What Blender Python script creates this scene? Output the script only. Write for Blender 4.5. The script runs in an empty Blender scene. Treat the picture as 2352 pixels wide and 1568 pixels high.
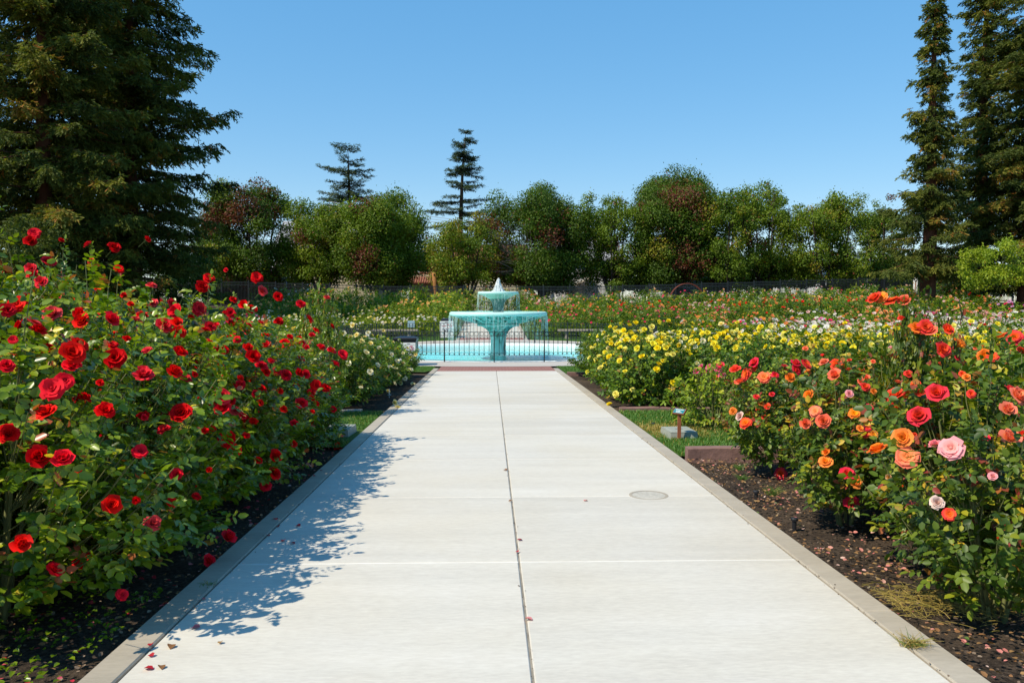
import bpy, math, random
import numpy as np
from mathutils import Vector, Matrix

R = math.radians
sc = bpy.context.scene
COL = sc.collection
PI = math.pi

# ------------------------------------------------------------------ camera, sky, sun, exposure
F = 1829.0                      # focal length in pixels of a 2352 px wide frame
CAMZ = 1.6
YAW, PITCH = math.atan(50 / F), math.atan(87 / F)
cam = bpy.data.cameras.new('camera')
cam.sensor_width = 36.0
cam.lens = 36.0 * F / 2352
cam.clip_start, cam.clip_end = 0.05, 3000
camo = bpy.data.objects.new('camera', cam)
camo.location = (0, 0, CAMZ)
camo.rotation_euler = (PI / 2 - PITCH, 0, -YAW)
COL.objects.link(camo)
sc.camera = camo

SUN_EL, SUN_AZ = 50.5, 239.0    # degrees; azimuth clockwise from +Y
world = bpy.data.worlds.new('World')
sc.world = world
world.use_nodes = True
wn = world.node_tree
sky = wn.nodes.new('ShaderNodeTexSky')
sky.sky_type = 'NISHITA'
sky.sun_disc = False
sky.sun_elevation = R(SUN_EL)
sky.sun_rotation = R(SUN_AZ)
sky.altitude = 0
sky.air_density, sky.dust_density, sky.ozone_density = 1.0, 0.0, 6.0
gam = wn.nodes.new('ShaderNodeGamma')
gam.inputs[1].default_value = 0.4
hsv = wn.nodes.new('ShaderNodeHueSaturation')
hsv.inputs['Saturation'].default_value = 2.0
hsv.inputs['Value'].default_value = 2.05
wn.links.new(sky.outputs[0], gam.inputs[0])
wn.links.new(gam.outputs[0], hsv.inputs['Color'])
wn.links.new(hsv.outputs[0], wn.nodes['Background'].inputs[0])
wn.nodes['Background'].inputs[1].default_value = 0.15
sun = bpy.data.lights.new('sun', 'SUN')
sun.energy = 4.1
sun.angle = R(0.5)
sun.color = (1.0, 0.89, 0.70)
suno = bpy.data.objects.new('sun', sun)
sd = Vector((math.sin(R(SUN_AZ)) * math.cos(R(SUN_EL)), math.cos(R(SUN_AZ)) * math.cos(R(SUN_EL)), math.sin(R(SUN_EL))))
suno.rotation_euler = sd.to_track_quat('Z', 'Y').to_euler()
suno.location = sd * 80
COL.objects.link(suno)
vs = sc.view_settings
vs.view_transform = 'Standard'
vs.look = 'None'
vs.gamma = 1.0
vs.exposure = 0.55
vs.use_curve_mapping = False
sc.cycles.max_bounces = 7
sc.cycles.diffuse_bounces = 3
sc.cycles.transparent_max_bounces = 12
sc.cycles.sample_clamp_indirect = 6

CAMROT = np.array(camo.rotation_euler.to_matrix())


def ray(px, py):
    d = CAMROT @ np.array([(px - 1176) / F, (784 - py) / F, -1.0])
    return d / d[1]             # normalised so that dy = 1


def at(px, py, Y):
    return np.array([0, 0, CAMZ]) + ray(px, py) * Y


# ------------------------------------------------------------------ terrain
FX, FY = 0.36, 35.6             # fountain


def sm(a, b, x):
    t = np.clip((x - a) / (b - a), 0, 1)
    return t * t * (3 - 2 * t)


def g(x, y):
    x = np.asarray(x, float)
    y = np.asarray(y, float)
    near = -0.0191 * np.clip(y, -30, 27.5)
    low = -0.53
    b = near + (low - near) * sm(26.0, 28.5, y)
    b = b + 0.045 * np.clip(y - 43.0, 0, 31)
    lat = 0.03 * np.clip(np.abs(x - FX) - 9.5, 0, 30) * sm(12, 24, y)
    return b + lat


# ------------------------------------------------------------------ mesh builder
class MB:
    def __init__(s):
        s.V, s.Fs, s.M, s.T, s.P, s.n = [], [], [], [], [], 0

    def add(s, V, Fa, mat=0, tint=0.0, pv=None):
        V = np.asarray(V, float).reshape(-1, 3)
        Fl = Fa if isinstance(Fa, list) and len(Fa) and isinstance(Fa[0], np.ndarray) and Fa[0].ndim == 2 else [Fa]
        s.V.append(V)
        s.P.append(np.zeros(len(V)) if pv is None else np.asarray(pv, float))
        for f in Fl:
            f = np.asarray(f, int)
            if f.ndim == 1:
                f = f[None]
            s.Fs.append(f + s.n)
            s.M.append(np.full(len(f), mat, int) if np.isscalar(mat) else np.asarray(mat, int))
            s.T.append(np.full(len(f), tint, float) if np.isscalar(tint) else np.asarray(tint, float))
        s.n += len(V)
        return s

    def box(s, lo, hi, mat=0, tint=0.0, rotz=0.0, c=None):
        x0, y0, z0 = lo
        x1, y1, z1 = hi
        V = np.array([[x0, y0, z0], [x1, y0, z0], [x1, y1, z0], [x0, y1, z0], [x0, y0, z1], [x1, y0, z1], [x1, y1, z1], [x0, y1, z1]], float)
        if rotz:
            c = np.array(c if c is not None else [(x0 + x1) / 2, (y0 + y1) / 2, 0])
            k, q = math.cos(rotz), math.sin(rotz)
            d = V - c
            V = np.stack([d[:, 0] * k - d[:, 1] * q, d[:, 0] * q + d[:, 1] * k, d[:, 2]], 1) + c
        return s.add(V, np.array([[0, 3, 2, 1], [4, 5, 6, 7], [0, 1, 5, 4], [1, 2, 6, 5], [2, 3, 7, 6], [3, 0, 4, 7]]), mat, tint)

    def tube(s, pts, rad, n=6, mat=0, tint=0.0, cap=True):
        pts = np.asarray(pts, float)
        m = len(pts)
        rad = np.full(m, rad, float) if np.isscalar(rad) else np.asarray(rad, float)
        tan = np.gradient(pts, axis=0)
        tan /= np.linalg.norm(tan, axis=1)[:, None] + 1e-12
        up = np.array([0.0, 0, 1]) if abs(tan[:, 2]).mean() < 0.9 else np.array([1.0, 0, 0])
        a = np.cross(tan, up)
        a /= np.linalg.norm(a, axis=1)[:, None] + 1e-12
        b = np.cross(tan, a)
        th = np.arange(n) * 2 * PI / n
        V = pts[:, None] + rad[:, None, None] * (np.cos(th)[None, :, None] * a[:, None] + np.sin(th)[None, :, None] * b[:, None])
        i = np.arange(m - 1)[:, None] * n
        j = np.arange(n)[None]
        k = (j + 1) % n
        Q = np.stack([i + j, i + n + j, i + n + k, i + k], -1).reshape(-1, 4)
        s.add(V.reshape(-1, 3), Q, mat, tint)
        if cap and n > 2:
            o = s.n - m * n
            if n == 4:
                s.Fs += [np.array([[o, o + 1, o + 2, o + 3]]), np.array([[o + (m - 1) * n + q for q in (3, 2, 1, 0)]])]
                for _ in (0, 1):
                    s.M.append(np.full(1, mat, int))
                    s.T.append(np.full(1, tint, float))
            else:
                for base, fl in ((o, 1), (o + (m - 1) * n, -1)):
                    tri = np.array([[base, base + q, base + q + 1][::fl] for q in range(1, n - 1)])
                    s.Fs.append(tri)
                    s.M.append(np.full(len(tri), mat, int))
                    s.T.append(np.full(len(tri), tint, float))
        return s

    def lathe(s, prof, n=48, c=(0, 0, 0), mat=0, fac=None, closed=False):
        prof = np.asarray(prof, float)
        m = len(prof)
        th = np.arange(n) * 2 * PI / n
        rr = prof[:, 0][:, None] * np.ones(n)[None]
        if fac is not None:
            rr = rr * fac(th[None, :], prof[:, 1][:, None], prof[:, 0][:, None])
        V = np.stack([rr * np.cos(th)[None], rr * np.sin(th)[None], prof[:, 1][:, None] * np.ones(n)[None]], -1).reshape(-1, 3) + np.array(c)
        i = np.arange(m - 1)[:, None] * n
        j = np.arange(n)[None]
        k = (j + 1) % n
        Q = np.stack([i + j, i + k, i + n + k, i + n + j], -1).reshape(-1, 4)
        return s.add(V, Q, mat)

    def build(s, name, mats, parent=None, smooth=False, link=True):
        me = bpy.data.meshes.new(name)
        if s.n:
            V = np.concatenate(s.V)
            me.vertices.add(len(V))
            me.vertices.foreach_set('co', V.astype(np.float32).ravel())
            idx = np.concatenate([f.ravel() for f in s.Fs])
            tot = np.concatenate([np.full(len(f), f.shape[1]) for f in s.Fs])
            st = np.concatenate([[0], np.cumsum(tot)[:-1]])
            me.loops.add(len(idx))
            me.loops.foreach_set('vertex_index', idx.astype(np.int32))
            me.polygons.add(len(tot))
            me.polygons.foreach_set('loop_start', st.astype(np.int32))
            me.polygons.foreach_set('material_index', np.concatenate(s.M).astype(np.int32))
            me.polygons.foreach_set('use_smooth', np.full(len(tot), bool(smooth)))
            a = me.attributes.new('tint', 'FLOAT', 'FACE')
            a.data.foreach_set('value', np.concatenate(s.T).astype(np.float32))
            a = me.attributes.new('pv', 'FLOAT', 'POINT')
            a.data.foreach_set('value', np.concatenate(s.P).astype(np.float32))
            me.update(calc_edges=True)
        for m in (mats if isinstance(mats, (list, tuple)) else [mats]):
            me.materials.append(m)
        if not link:
            return me
        return put(name, me, parent)


def put(name, me, parent=None, loc=None, rotz=None, scale=None, color=None):
    o = bpy.data.objects.new(name, me)
    COL.objects.link(o)
    if parent is not None:
        o.parent = parent
    if loc is not None:
        o.location = loc
    if rotz is not None:
        o.rotation_euler = (0, 0, rotz)
    if scale is not None:
        o.scale = (scale,) * 3 if np.isscalar(scale) else scale
    if color is not None:
        o.color = (*color, 1.0)
    return o


def tag(o, label, cat, group=None):
    o['label'] = label
    o['category'] = cat
    if group:
        o['group'] = group
    return o


def empty(name, loc, label, cat, group=None):
    o = put(name, None, None, loc)
    o.empty_display_size = 0.1
    return tag(o, label, cat, group)


def struct(o):
    o['kind'] = 'structure'
    return o


def stuff(o, label=None):
    o['kind'] = 'stuff'
    if label:
        o['label'] = label
    return o


# ------------------------------------------------------------------ materials
class NT:
    def __init__(s, name):
        s.m = bpy.data.materials.new(name)
        s.m.use_nodes = True
        s.t = s.m.node_tree
        s.t.nodes.clear()
        s.out = s.t.nodes.new('ShaderNodeOutputMaterial')

    def n(s, typ, props=None, **ins):
        nd = s.t.nodes.new(typ)
        for k, v in (props or {}).items():
            setattr(nd, k, v)
        for k, v in ins.items():
            key = int(k[1:]) if k[0] == 'i' and k[1:].isdigit() else k.replace('_', ' ')
            s.set(nd.inputs[key], v)
        return nd

    def set(s, sock, v):
        if isinstance(v, bpy.types.NodeSocket):
            s.t.links.new(v, sock)
        elif isinstance(v, (tuple, list)) and len(v) == 3 and sock.type == 'RGBA':
            sock.default_value = (*v, 1)
        else:
            sock.default_value = v

    def noise(s, scale, detail=4, vec=None, rough=0.55, mapscale=None):
        if vec is None:
            vec = s.n('ShaderNodeNewGeometry').outputs['Position']
        if mapscale:
            mp = s.n('ShaderNodeMapping')
            s.t.links.new(vec, mp.inputs[0])
            mp.inputs['Scale'].default_value = mapscale
            vec = mp.outputs[0]
        nd = s.n('ShaderNodeTexNoise', Scale=scale, Detail=detail, Roughness=rough)
        s.t.links.new(vec, nd.inputs['Vector'])
        return nd.outputs['Fac']

    def ramp(s, fac, stops, interp='LINEAR'):
        nd = s.n('ShaderNodeValToRGB')
        s.set(nd.inputs[0], fac)
        cr = nd.color_ramp
        cr.interpolation = interp
        while len(cr.elements) < len(stops):
            cr.elements.new(0.5)
        for e, (p, c) in zip(cr.elements, stops):
            e.position = p
            e.color = (*c, 1) if not np.isscalar(c) else (c, c, c, 1)
        return nd.outputs[0]

    def mix(s, fac, a, b, blend='MIX'):
        nd = s.n('ShaderNodeMix', {'data_type': 'RGBA', 'blend_type': blend})
        s.set(nd.inputs[0], fac)
        s.set(nd.inputs[6], a)
        s.set(nd.inputs[7], b)
        return nd.outputs[2]

    def math(s, op, a, b=0.0):
        nd = s.n('ShaderNodeMath', {'operation': op})
        s.set(nd.inputs[0], a)
        s.set(nd.inputs[1], b)
        return nd.outputs[0]

    def attr(s, name):
        return s.n('ShaderNodeAttribute', {'attribute_name': name}).outputs['Fac']

    def bump(s, h, strength=0.3, dist=0.02):
        nd = s.n('ShaderNodeBump', Strength=strength, Distance=dist)
        s.t.links.new(h, nd.inputs['Height'])
        return nd.outputs[0]

    def bsdf(s, col, rough=0.6, spec=0.5, metal=0.0, normal=None, **kw):
        b = s.n('ShaderNodeBsdfPrincipled', Base_Color=col, Roughness=rough, Metallic=metal, **kw)
        s.set(b.inputs['Specular IOR Level'], spec)
        if normal is not None:
            s.t.links.new(normal, b.inputs['Normal'])
        return b.outputs[0]

    def done(s, sh):
        s.t.links.new(sh, s.out.inputs['Surface'])
        return s.m


def mat_plain(name, col, rough=0.6, spec=0.4, metal=0.0, var=0.12, scale=3.0, bump=0.0, bscale=40):
    k = NT(name)
    n1 = k.noise(scale, 5)
    c = k.mix(n1, tuple(max(0, v * (1 - 2 * var)) for v in col), tuple(min(1, v * (1 + 2 * var)) for v in col))
    nm = k.bump(k.noise(bscale, 4), bump, 0.01) if bump else None
    return k.done(k.bsdf(c, rough, spec, metal, nm))


def leaf_mat(name, stops, rough=0.38, spec=0.5, transl=0.28):
    k = NT(name)
    c = k.ramp(k.attr('tint'), stops)
    c = k.mix(1.0, c, k.n('ShaderNodeObjectInfo').outputs['Color'], 'MULTIPLY')
    b = k.bsdf(c, rough, spec)
    tc = k.mix(1.0, c, (1.25, 1.35, 0.5), 'MULTIPLY')
    t = k.n('ShaderNodeBsdfTranslucent', Color=tc).outputs[0]
    ms = k.n('ShaderNodeMixShader', Fac=transl)
    k.t.links.new(b, ms.inputs[1])
    k.t.links.new(t, ms.inputs[2])
    return k.done(ms.outputs[0])


def petal_mat(name, inner_hue=0.5, inner_sat=1.0, inner_val=1.0, edge=1.0, transl=0.25):
    k = NT(name)
    oc = k.n('ShaderNodeObjectInfo').outputs['Color']
    inn = k.n('ShaderNodeHueSaturation', Hue=inner_hue, Saturation=inner_sat, Value=inner_val, Color=oc).outputs[0]
    edg = k.mix(1.0, oc, (edge, edge, edge), 'MULTIPLY')
    pv = k.attr('pv')
    c = k.mix(k.ramp(pv, [(0.15, 0.0), (0.8, 1.0)]), inn, edg)
    tn = k.attr('tint')
    c = k.n('ShaderNodeHueSaturation', Hue=0.5, Saturation=1.0, Value=k.math('ADD', k.math('MULTIPLY', tn, 0.35), 0.82), Color=c).outputs[0]
    b = k.bsdf(c, 0.6, 0.08)
    t = k.n('ShaderNodeBsdfTranslucent', Color=c).outputs[0]
    ms = k.n('ShaderNodeMixShader', Fac=transl)
    k.t.links.new(b, ms.inputs[1])
    k.t.links.new(t, ms.inputs[2])
    return k.done(ms.outputs[0])


M = {}
M['leaf_red'] = leaf_mat('leaf_red', [(0, (0.038, 0.082, 0.007)), (0.35, (0.101, 0.181, 0.008)), (0.7, (0.235, 0.310, 0.011)), (0.86, (0.406, 0.408, 0.018)), (0.90, (0.341, 0.112, 0.030)), (0.97, (0.454, 0.066, 0.040)), (1, (0.620, 0.501, 0.030))], rough=0.33, spec=0.5, transl=0.34)
M['leaf_coral'] = leaf_mat('leaf_coral', [(0, (0.038, 0.078, 0.011)), (0.4, (0.093, 0.159, 0.014)), (0.7, (0.208, 0.265, 0.016)), (0.85, (0.389, 0.364, 0.020)), (0.90, (0.273, 0.082, 0.030)), (0.96, (0.316, 0.041, 0.035)), (1, (0.620, 0.423, 0.030))], rough=0.45, spec=0.4, transl=0.32)
M['leaf_yellow'] = leaf_mat('leaf_yellow', [(0, (0.034, 0.082, 0.009)), (0.45, (0.088, 0.168, 0.010)), (0.8, (0.202, 0.282, 0.013)), (0.92, (0.364, 0.372, 0.020)), (0.95, (0.234, 0.054, 0.030)), (1, (0.620, 0.432, 0.030))], rough=0.45, spec=0.35, transl=0.32)
M['leaf_lime'] = leaf_mat('leaf_lime', [(0, (0.072, 0.138, 0.010)), (0.5, (0.187, 0.270, 0.012)), (0.85, (0.363, 0.396, 0.020)), (0.93, (0.440, 0.385, 0.030)), (1, (0.264, 0.077, 0.030))], rough=0.5, spec=0.3, transl=0.32)
M['leaf_rust'] = leaf_mat('leaf_rust', [(0, (0.052, 0.117, 0.016)), (0.3, (0.130, 0.195, 0.016)), (0.6, (0.234, 0.130, 0.026)), (0.85, (0.208, 0.058, 0.026)), (1, (0.390, 0.130, 0.026))], rough=0.45)
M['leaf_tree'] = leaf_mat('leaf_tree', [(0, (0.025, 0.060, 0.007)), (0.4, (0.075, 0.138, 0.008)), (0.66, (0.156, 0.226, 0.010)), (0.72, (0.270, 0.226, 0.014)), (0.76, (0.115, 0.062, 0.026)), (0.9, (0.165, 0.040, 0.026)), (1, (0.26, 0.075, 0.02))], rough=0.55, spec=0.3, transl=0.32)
M['needle'] = leaf_mat('needle', [(0, (0.039, 0.062, 0.015)), (0.5, (0.104, 0.130, 0.024)), (0.85, (0.213, 0.210, 0.031)), (0.95, (0.259, 0.168, 0.033)), (1, (0.338, 0.144, 0.031))], rough=0.7, spec=0.2, transl=0.3)
M['cedar'] = leaf_mat('cedar', [(0, (0.045, 0.080, 0.050)), (0.6, (0.105, 0.150, 0.095)), (1, (0.16, 0.18, 0.10))], rough=0.7, spec=0.2, transl=0.2)
M['petal_red'] = petal_mat('petal_red', 0.5, 1.0, 0.8, 1.0, 0.25)
M['petal_coral'] = petal_mat('petal_coral', 0.532, 1.05, 1.1, 1.0, 0.3)
M['petal_yellow'] = petal_mat('petal_yellow', 0.495, 1.05, 1.0, 1.0, 0.4)
M['petal_pale'] = petal_mat('petal_pale', 0.49, 1.6, 0.93, 1.0, 0.3)
M['stem'] = mat_plain('stem', (0.075, 0.105, 0.022), 0.55, var=0.3, scale=9)
M['cane'] = mat_plain('cane', (0.13, 0.14, 0.045), 0.7, var=0.3, scale=14)
M['redwood_bark'] = mat_plain('redwood_bark', (0.105, 0.045, 0.027), 0.9, 0.1, var=0.35, scale=2.5, bump=0.8, bscale=12)
M['bark'] = mat_plain('bark', (0.065, 0.05, 0.04), 0.9, 0.1, var=0.3, scale=3, bump=0.6, bscale=12)
M['iron'] = mat_plain('iron', (0.012, 0.016, 0.018), 0.5, 0.4, var=0.2)
M['iron_blue'] = mat_plain('iron_blue', (0.016, 0.022, 0.028), 0.5, 0.4, var=0.2)


def concrete(name, col, streak=0.10, scale=1.0, rough=0.75):
    k = NT(name)
    p = k.n('ShaderNodeNewGeometry').outputs['Position']
    st = k.noise(1.3 * scale, 5, p, 0.6, (0.35, 2.6, 1))
    bl = k.noise(0.6 * scale, 4, p)
    fine = k.noise(55, 3, p, 0.7, (0.25, 1, 1))
    sp = k.noise(9, 6, p, 0.75)
    c = k.mix(k.ramp(st, [(0.3, 0.0), (0.72, 1.0)]), tuple(v * (1 - streak) for v in col), tuple(min(1, v * (1 + streak * 0.7)) for v in col))
    c = k.mix(k.math('MULTIPLY', k.ramp(bl, [(0.35, 0.0), (0.75, 1.0)]), 0.6), c, (col[0] * 0.93, col[1] * 0.88, col[2] * 0.78))
    c = k.mix(k.math('MULTIPLY', k.ramp(sp, [(0.60, 0.0), (0.78, 1.0)]), 0.30), c, tuple(v * 0.62 for v in col))
    tv = k.math('ADD', k.math('MULTIPLY', k.attr('tint'), 0.09), 0.955)
    c = k.n('ShaderNodeHueSaturation', Value=tv, Color=c).outputs[0]
    st2 = k.noise(0.9, 6, p, 0.7, (0.12, 1.6, 1))
    c = k.mix(k.math('MULTIPLY', k.ramp(st2, [(0.55, 0.0), (0.72, 1.0)]), 0.30), c, tuple(v * 0.66 for v in col))
    c = k.mix(0.12, c, k.ramp(fine, [(0.3, 0.25), (0.7, 0.95)]), 'OVERLAY')
    nm = k.bump(fine, 0.10, 0.004)
    return k.done(k.bsdf(c, rough, 0.3, 0, nm))


M['concrete'] = concrete('concrete', (0.535, 0.515, 0.468))
M['kerb'] = concrete('kerb', (0.36, 0.325, 0.27), 0.16)
M['joint'] = mat_plain('joint', (0.24, 0.215, 0.175), 0.9, var=0.4, scale=9)
M['joint_light'] = mat_plain('joint_light', (0.72, 0.71, 0.67), 0.8, var=0.1, scale=5)
M['ring'] = concrete('ring', (0.46, 0.43, 0.40), 0.1)

k = NT('brick')
br = k.n('ShaderNodeTexBrick', Color1=(0.27, 0.115, 0.095), Color2=(0.21, 0.09, 0.078), Mortar=(0.33, 0.26, 0.23), Scale=1.0, Mortar_Size=0.006)
br.inputs['Brick Width'].default_value = 0.21
br.inputs['Row Height'].default_value = 0.105
k.t.links.new(k.n('ShaderNodeNewGeometry').outputs['Position'], br.inputs['Vector'])
M['brick'] = k.done(k.bsdf(k.mix(0.35, br.outputs[0], k.ramp(k.noise(2.0, 4), [(0.3, (0.2, 0.09, 0.08)), (0.7, (0.32, 0.15, 0.12))])), 0.85, 0.2))

k = NT('soil')
n1, n2 = k.noise(1.1, 5), k.noise(38, 6, rough=0.7)
c = k.ramp(n2, [(0.3, (0.013, 0.010, 0.008)), (0.5, (0.050, 0.037, 0.028)), (0.66, (0.11, 0.082, 0.060)), (0.8, (0.19, 0.145, 0.105))])
c = k.mix(k.ramp(n1, [(0.45, 0.0), (0.7, 0.6)]), c, (0.125, 0.092, 0.064))
M['soil'] = k.done(k.bsdf(c, 0.95, 0.1, 0, k.bump(n2, 0.9, 0.03)))

k = NT('lawn')
n1, n2 = k.noise(0.9, 5), k.noise(30, 5, rough=0.7)
c = k.mix(k.ramp(n1, [(0.35, 0.0), (0.7, 1.0)]), (0.035, 0.085, 0.014), (0.075, 0.115, 0.022))
c = k.mix(0.5, c, k.ramp(n2, [(0.3, (0.02, 0.05, 0.01)), (0.7, (0.10, 0.16, 0.03))]))
M['lawn'] = k.done(k.bsdf(c, 0.9, 0.15, 0, k.bump(n2, 0.8, 0.03)))
M['blade'] = leaf_mat('blade', [(0, (0.042, 0.119, 0.015)), (0.5, (0.084, 0.210, 0.022)), (0.72, (0.140, 0.252, 0.030)), (0.8, (0.308, 0.238, 0.050)), (1, (0.476, 0.350, 0.090))], rough=0.5, transl=0.25)
M['litter'] = leaf_mat('litter', [(0, (0.30, 0.17, 0.06)), (0.35, (0.22, 0.10, 0.035)), (0.55, (0.36, 0.24, 0.10)), (0.62, (0.55, 0.16, 0.14)), (0.8, (0.62, 0.30, 0.24)), (0.92, (0.66, 0.5, 0.42)), (1, (0.08, 0.14, 0.02))], rough=0.7, transl=0.15)


def teal(name, moss):
    k = NT(name)
    p = k.n('ShaderNodeNewGeometry').outputs['Position']
    n1 = k.noise(2.2, 5, p, 0.6, (1, 1, 0.35))
    c = k.mix(k.ramp(n1, [(0.35, 0.0), (0.7, 1.0)]), (0.18, 0.39, 0.35), (0.43, 0.66, 0.60))
    if moss:
        n2 = k.noise(3.2, 6, p, 0.65, (1.4, 1.4, 0.28))
        c = k.mix(k.ramp(n2, [(0.47, 0.0), (0.60, 0.9)]), c, (0.022, 0.062, 0.030))
    return k.done(k.bsdf(c, 0.32, 0.5, 0, k.bump(n1, 0.2, 0.02)))


M['teal'] = teal('teal', False)
M['teal_moss'] = teal('teal_moss', True)
M['teal_light'] = mat_plain('teal_light', (0.46, 0.72, 0.66), 0.45, 0.4, var=0.06, scale=4, bump=0.2, bscale=14)
M['pool_paint'] = mat_plain('pool_paint', (0.22, 0.66, 0.72), 0.7, 0.3, var=0.07, scale=1.2)
M['pool_wall'] = mat_plain('pool_wall', (0.74, 0.79, 0.77), 0.7, 0.3, var=0.04, scale=2)

k = NT('pool_water')
p = k.n('ShaderNodeNewGeometry').outputs['Position']
wv = k.noise(2.6, 5, p, 0.6, (0.6, 1.5, 1))
nm = k.bump(wv, 0.55, 0.10)
tr = k.n('ShaderNodeBsdfTransparent', Color=(0.80, 0.96, 0.97)).outputs[0]
gl = k.n('ShaderNodeBsdfGlossy', Color=(1, 1, 1), Roughness=0.05)
k.t.links.new(nm, gl.inputs['Normal'])
fr = k.n('ShaderNodeFresnel', IOR=1.33)
k.t.links.new(nm, fr.inputs['Normal'])
ms = k.n('ShaderNodeMixShader')
k.t.links.new(k.math('MULTIPLY', fr.outputs[0], 0.55), ms.inputs[0])
k.t.links.new(tr, ms.inputs[1])
k.t.links.new(gl.outputs[0], ms.inputs[2])
M['pool_water'] = k.done(ms.outputs[0])


def foam(name, alpha, col=(0.86, 0.92, 0.94)):
    k = NT(name)
    b = k.bsdf(col, 0.25, 0.6)
    t = k.n('ShaderNodeBsdfTransparent').outputs[0]
    ms = k.n('ShaderNodeMixShader', Fac=alpha)
    k.t.links.new(t, ms.inputs[1])
    k.t.links.new(b, ms.inputs[2])
    return k.done(ms.outputs[0])


M['foam'] = foam('foam', 0.62)
M['drip'] = foam('drip', 0.42, (0.72, 0.86, 0.86))

M['bench'] = mat_plain('bench', (0.36, 0.31, 0.245), 0.85, 0.2, var=0.15, scale=6, bump=0.2)
M['timber'] = mat_plain('timber', (0.21, 0.125, 0.11), 0.85, 0.2, var=0.25, scale=7, bump=0.6, bscale=25)
M['timber_grey'] = mat_plain('timber_grey', (0.33, 0.30, 0.27), 0.85, 0.2, var=0.2, scale=7, bump=0.5, bscale=25)
M['valve'] = mat_plain('valve', (0.29, 0.31, 0.27), 0.6, 0.3, var=0.12, scale=8)
M['valve_dark'] = mat_plain('valve_dark', (0.06, 0.075, 0.07), 0.6, 0.3)
M['redpost'] = mat_plain('redpost', (0.26, 0.085, 0.04), 0.7, 0.3, var=0.2, scale=12)
M['teal_plate'] = mat_plain('teal_plate', (0.02, 0.17, 0.21), 0.8, 0.2, var=0.05)
M['white_paint'] = mat_plain('white_paint', (0.80, 0.80, 0.78), 0.5, 0.4, var=0.03)
M['bin_black'] = mat_plain('bin_black', (0.010, 0.011, 0.016), 0.35, 0.5, var=0.2)
M['ink'] = mat_plain('ink', (0.02, 0.02, 0.05), 0.6, 0.3, var=0.02)
M['red_ink'] = mat_plain('red_ink', (0.55, 0.03, 0.05), 0.6, 0.3, var=0.02)
M['teal_ink'] = mat_plain('teal_ink', (0.02, 0.32, 0.36), 0.6, 0.3, var=0.02)
M['steel_plate'] = mat_plain('steel_plate', (0.19, 0.29, 0.33), 0.4, 0.5, var=0.05)
M['black_plastic'] = mat_plain('black_plastic', (0.015, 0.016, 0.02), 0.4, 0.5)
M['cast'] = mat_plain('cast', (0.42, 0.40, 0.35), 0.7, 0.3, var=0.25, scale=30)
M['cream_wall'] = mat_plain('cream_wall', (0.66, 0.58, 0.40), 0.85, 0.2, var=0.07, scale=2)
M['white_wall'] = mat_plain('white_wall', (0.66, 0.68, 0.69), 0.85, 0.2, var=0.05, scale=1.5)
M['beam'] = mat_plain('beam', (0.075, 0.045, 0.032), 0.8, 0.2, var=0.2)
M['grey_roof'] = mat_plain('grey_roof', (0.30, 0.305, 0.32), 0.85, 0.2, var=0.2, scale=6, bump=0.5, bscale=8)
M['dark_glass'] = mat_plain('dark_glass', (0.025, 0.03, 0.04), 0.12, 0.6)
M['blue_door'] = mat_plain('blue_door', (0.20, 0.27, 0.36), 0.6, 0.3, var=0.06)
M['ac_grey'] = mat_plain('ac_grey', (0.52, 0.52, 0.50), 0.6, 0.3, var=0.05)
M['asphalt'] = mat_plain('asphalt', (0.05, 0.05, 0.052), 0.9, 0.2, var=0.2, scale=8)
M['rust_iron'] = mat_plain('rust_iron', (0.16, 0.04, 0.025), 0.7, 0.3, var=0.2)
k = NT('clay_tile')
w = k.n('ShaderNodeTexNoise', Scale=6.0, Detail=4.0)
k.t.links.new(k.n('ShaderNodeNewGeometry').outputs['Position'], w.inputs['Vector'])
M['clay_tile'] = k.done(k.bsdf(k.ramp(w.outputs['Fac'], [(0.3, (0.17, 0.07, 0.045)), (0.55, (0.30, 0.12, 0.075)), (0.75, (0.38, 0.20, 0.13))]), 0.85, 0.2))
M['wire'] = mat_plain('wire', (0.35, 0.36, 0.38), 0.5, 0.4)

# ------------------------------------------------------------------ ground and paving
xs = np.unique(np.concatenate([np.linspace(-600, -60, 14), np.arange(-60, 60.01, 0.8), np.linspace(60, 600, 14)]))
ys = np.unique(np.concatenate([np.linspace(-120, -10, 8), np.arange(-10, 80, 0.8), np.linspace(80, 1200, 20)]))
X, Y = np.meshgrid(xs, ys, indexing='ij')
V = np.stack([X, Y, g(X, Y) - 0.05], -1)
ny = len(ys)
I, J = np.meshgrid(np.arange(len(xs) - 1), np.arange(ny - 1), indexing='ij')
Q = np.stack([I * ny + J, (I + 1) * ny + J, (I + 1) * ny + J + 1, I * ny + J + 1], -1).reshape(-1, 4)
cen = V.reshape(-1, 3)[Q].mean(1)
Q = Q[np.hypot(cen[:, 0] - FX, cen[:, 1] - FY) > 7.5]
struct(MB().add(V.reshape(-1, 3), Q).build('ground', M['soil'], smooth=True))


def sheet(name, x0, x1, y0, y1, dz, mat, step=1.0, mask=None):
    a = np.linspace(x0, x1, max(2, int((x1 - x0) / step) + 1))
    b = np.linspace(y0, y1, max(2, int((y1 - y0) / step) + 1))
    X, Y = np.meshgrid(a, b, indexing='ij')
    V = np.stack([X, Y, g(X, Y) + dz], -1).reshape(-1, 3)
    n = len(b)
    I, J = np.meshgrid(np.arange(len(a) - 1), np.arange(n - 1), indexing='ij')
    Q = np.stack([I * n + J, (I + 1) * n + J, (I + 1) * n + J + 1, I * n + J + 1], -1).reshape(-1, 4)
    if mask is not None:
        c = V[Q].mean(1)
        Q = Q[mask(c[:, 0], c[:, 1])]
    return struct(MB().add(V, Q).build(name, mat, smooth=True))


SLABR = random.Random(3)


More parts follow.
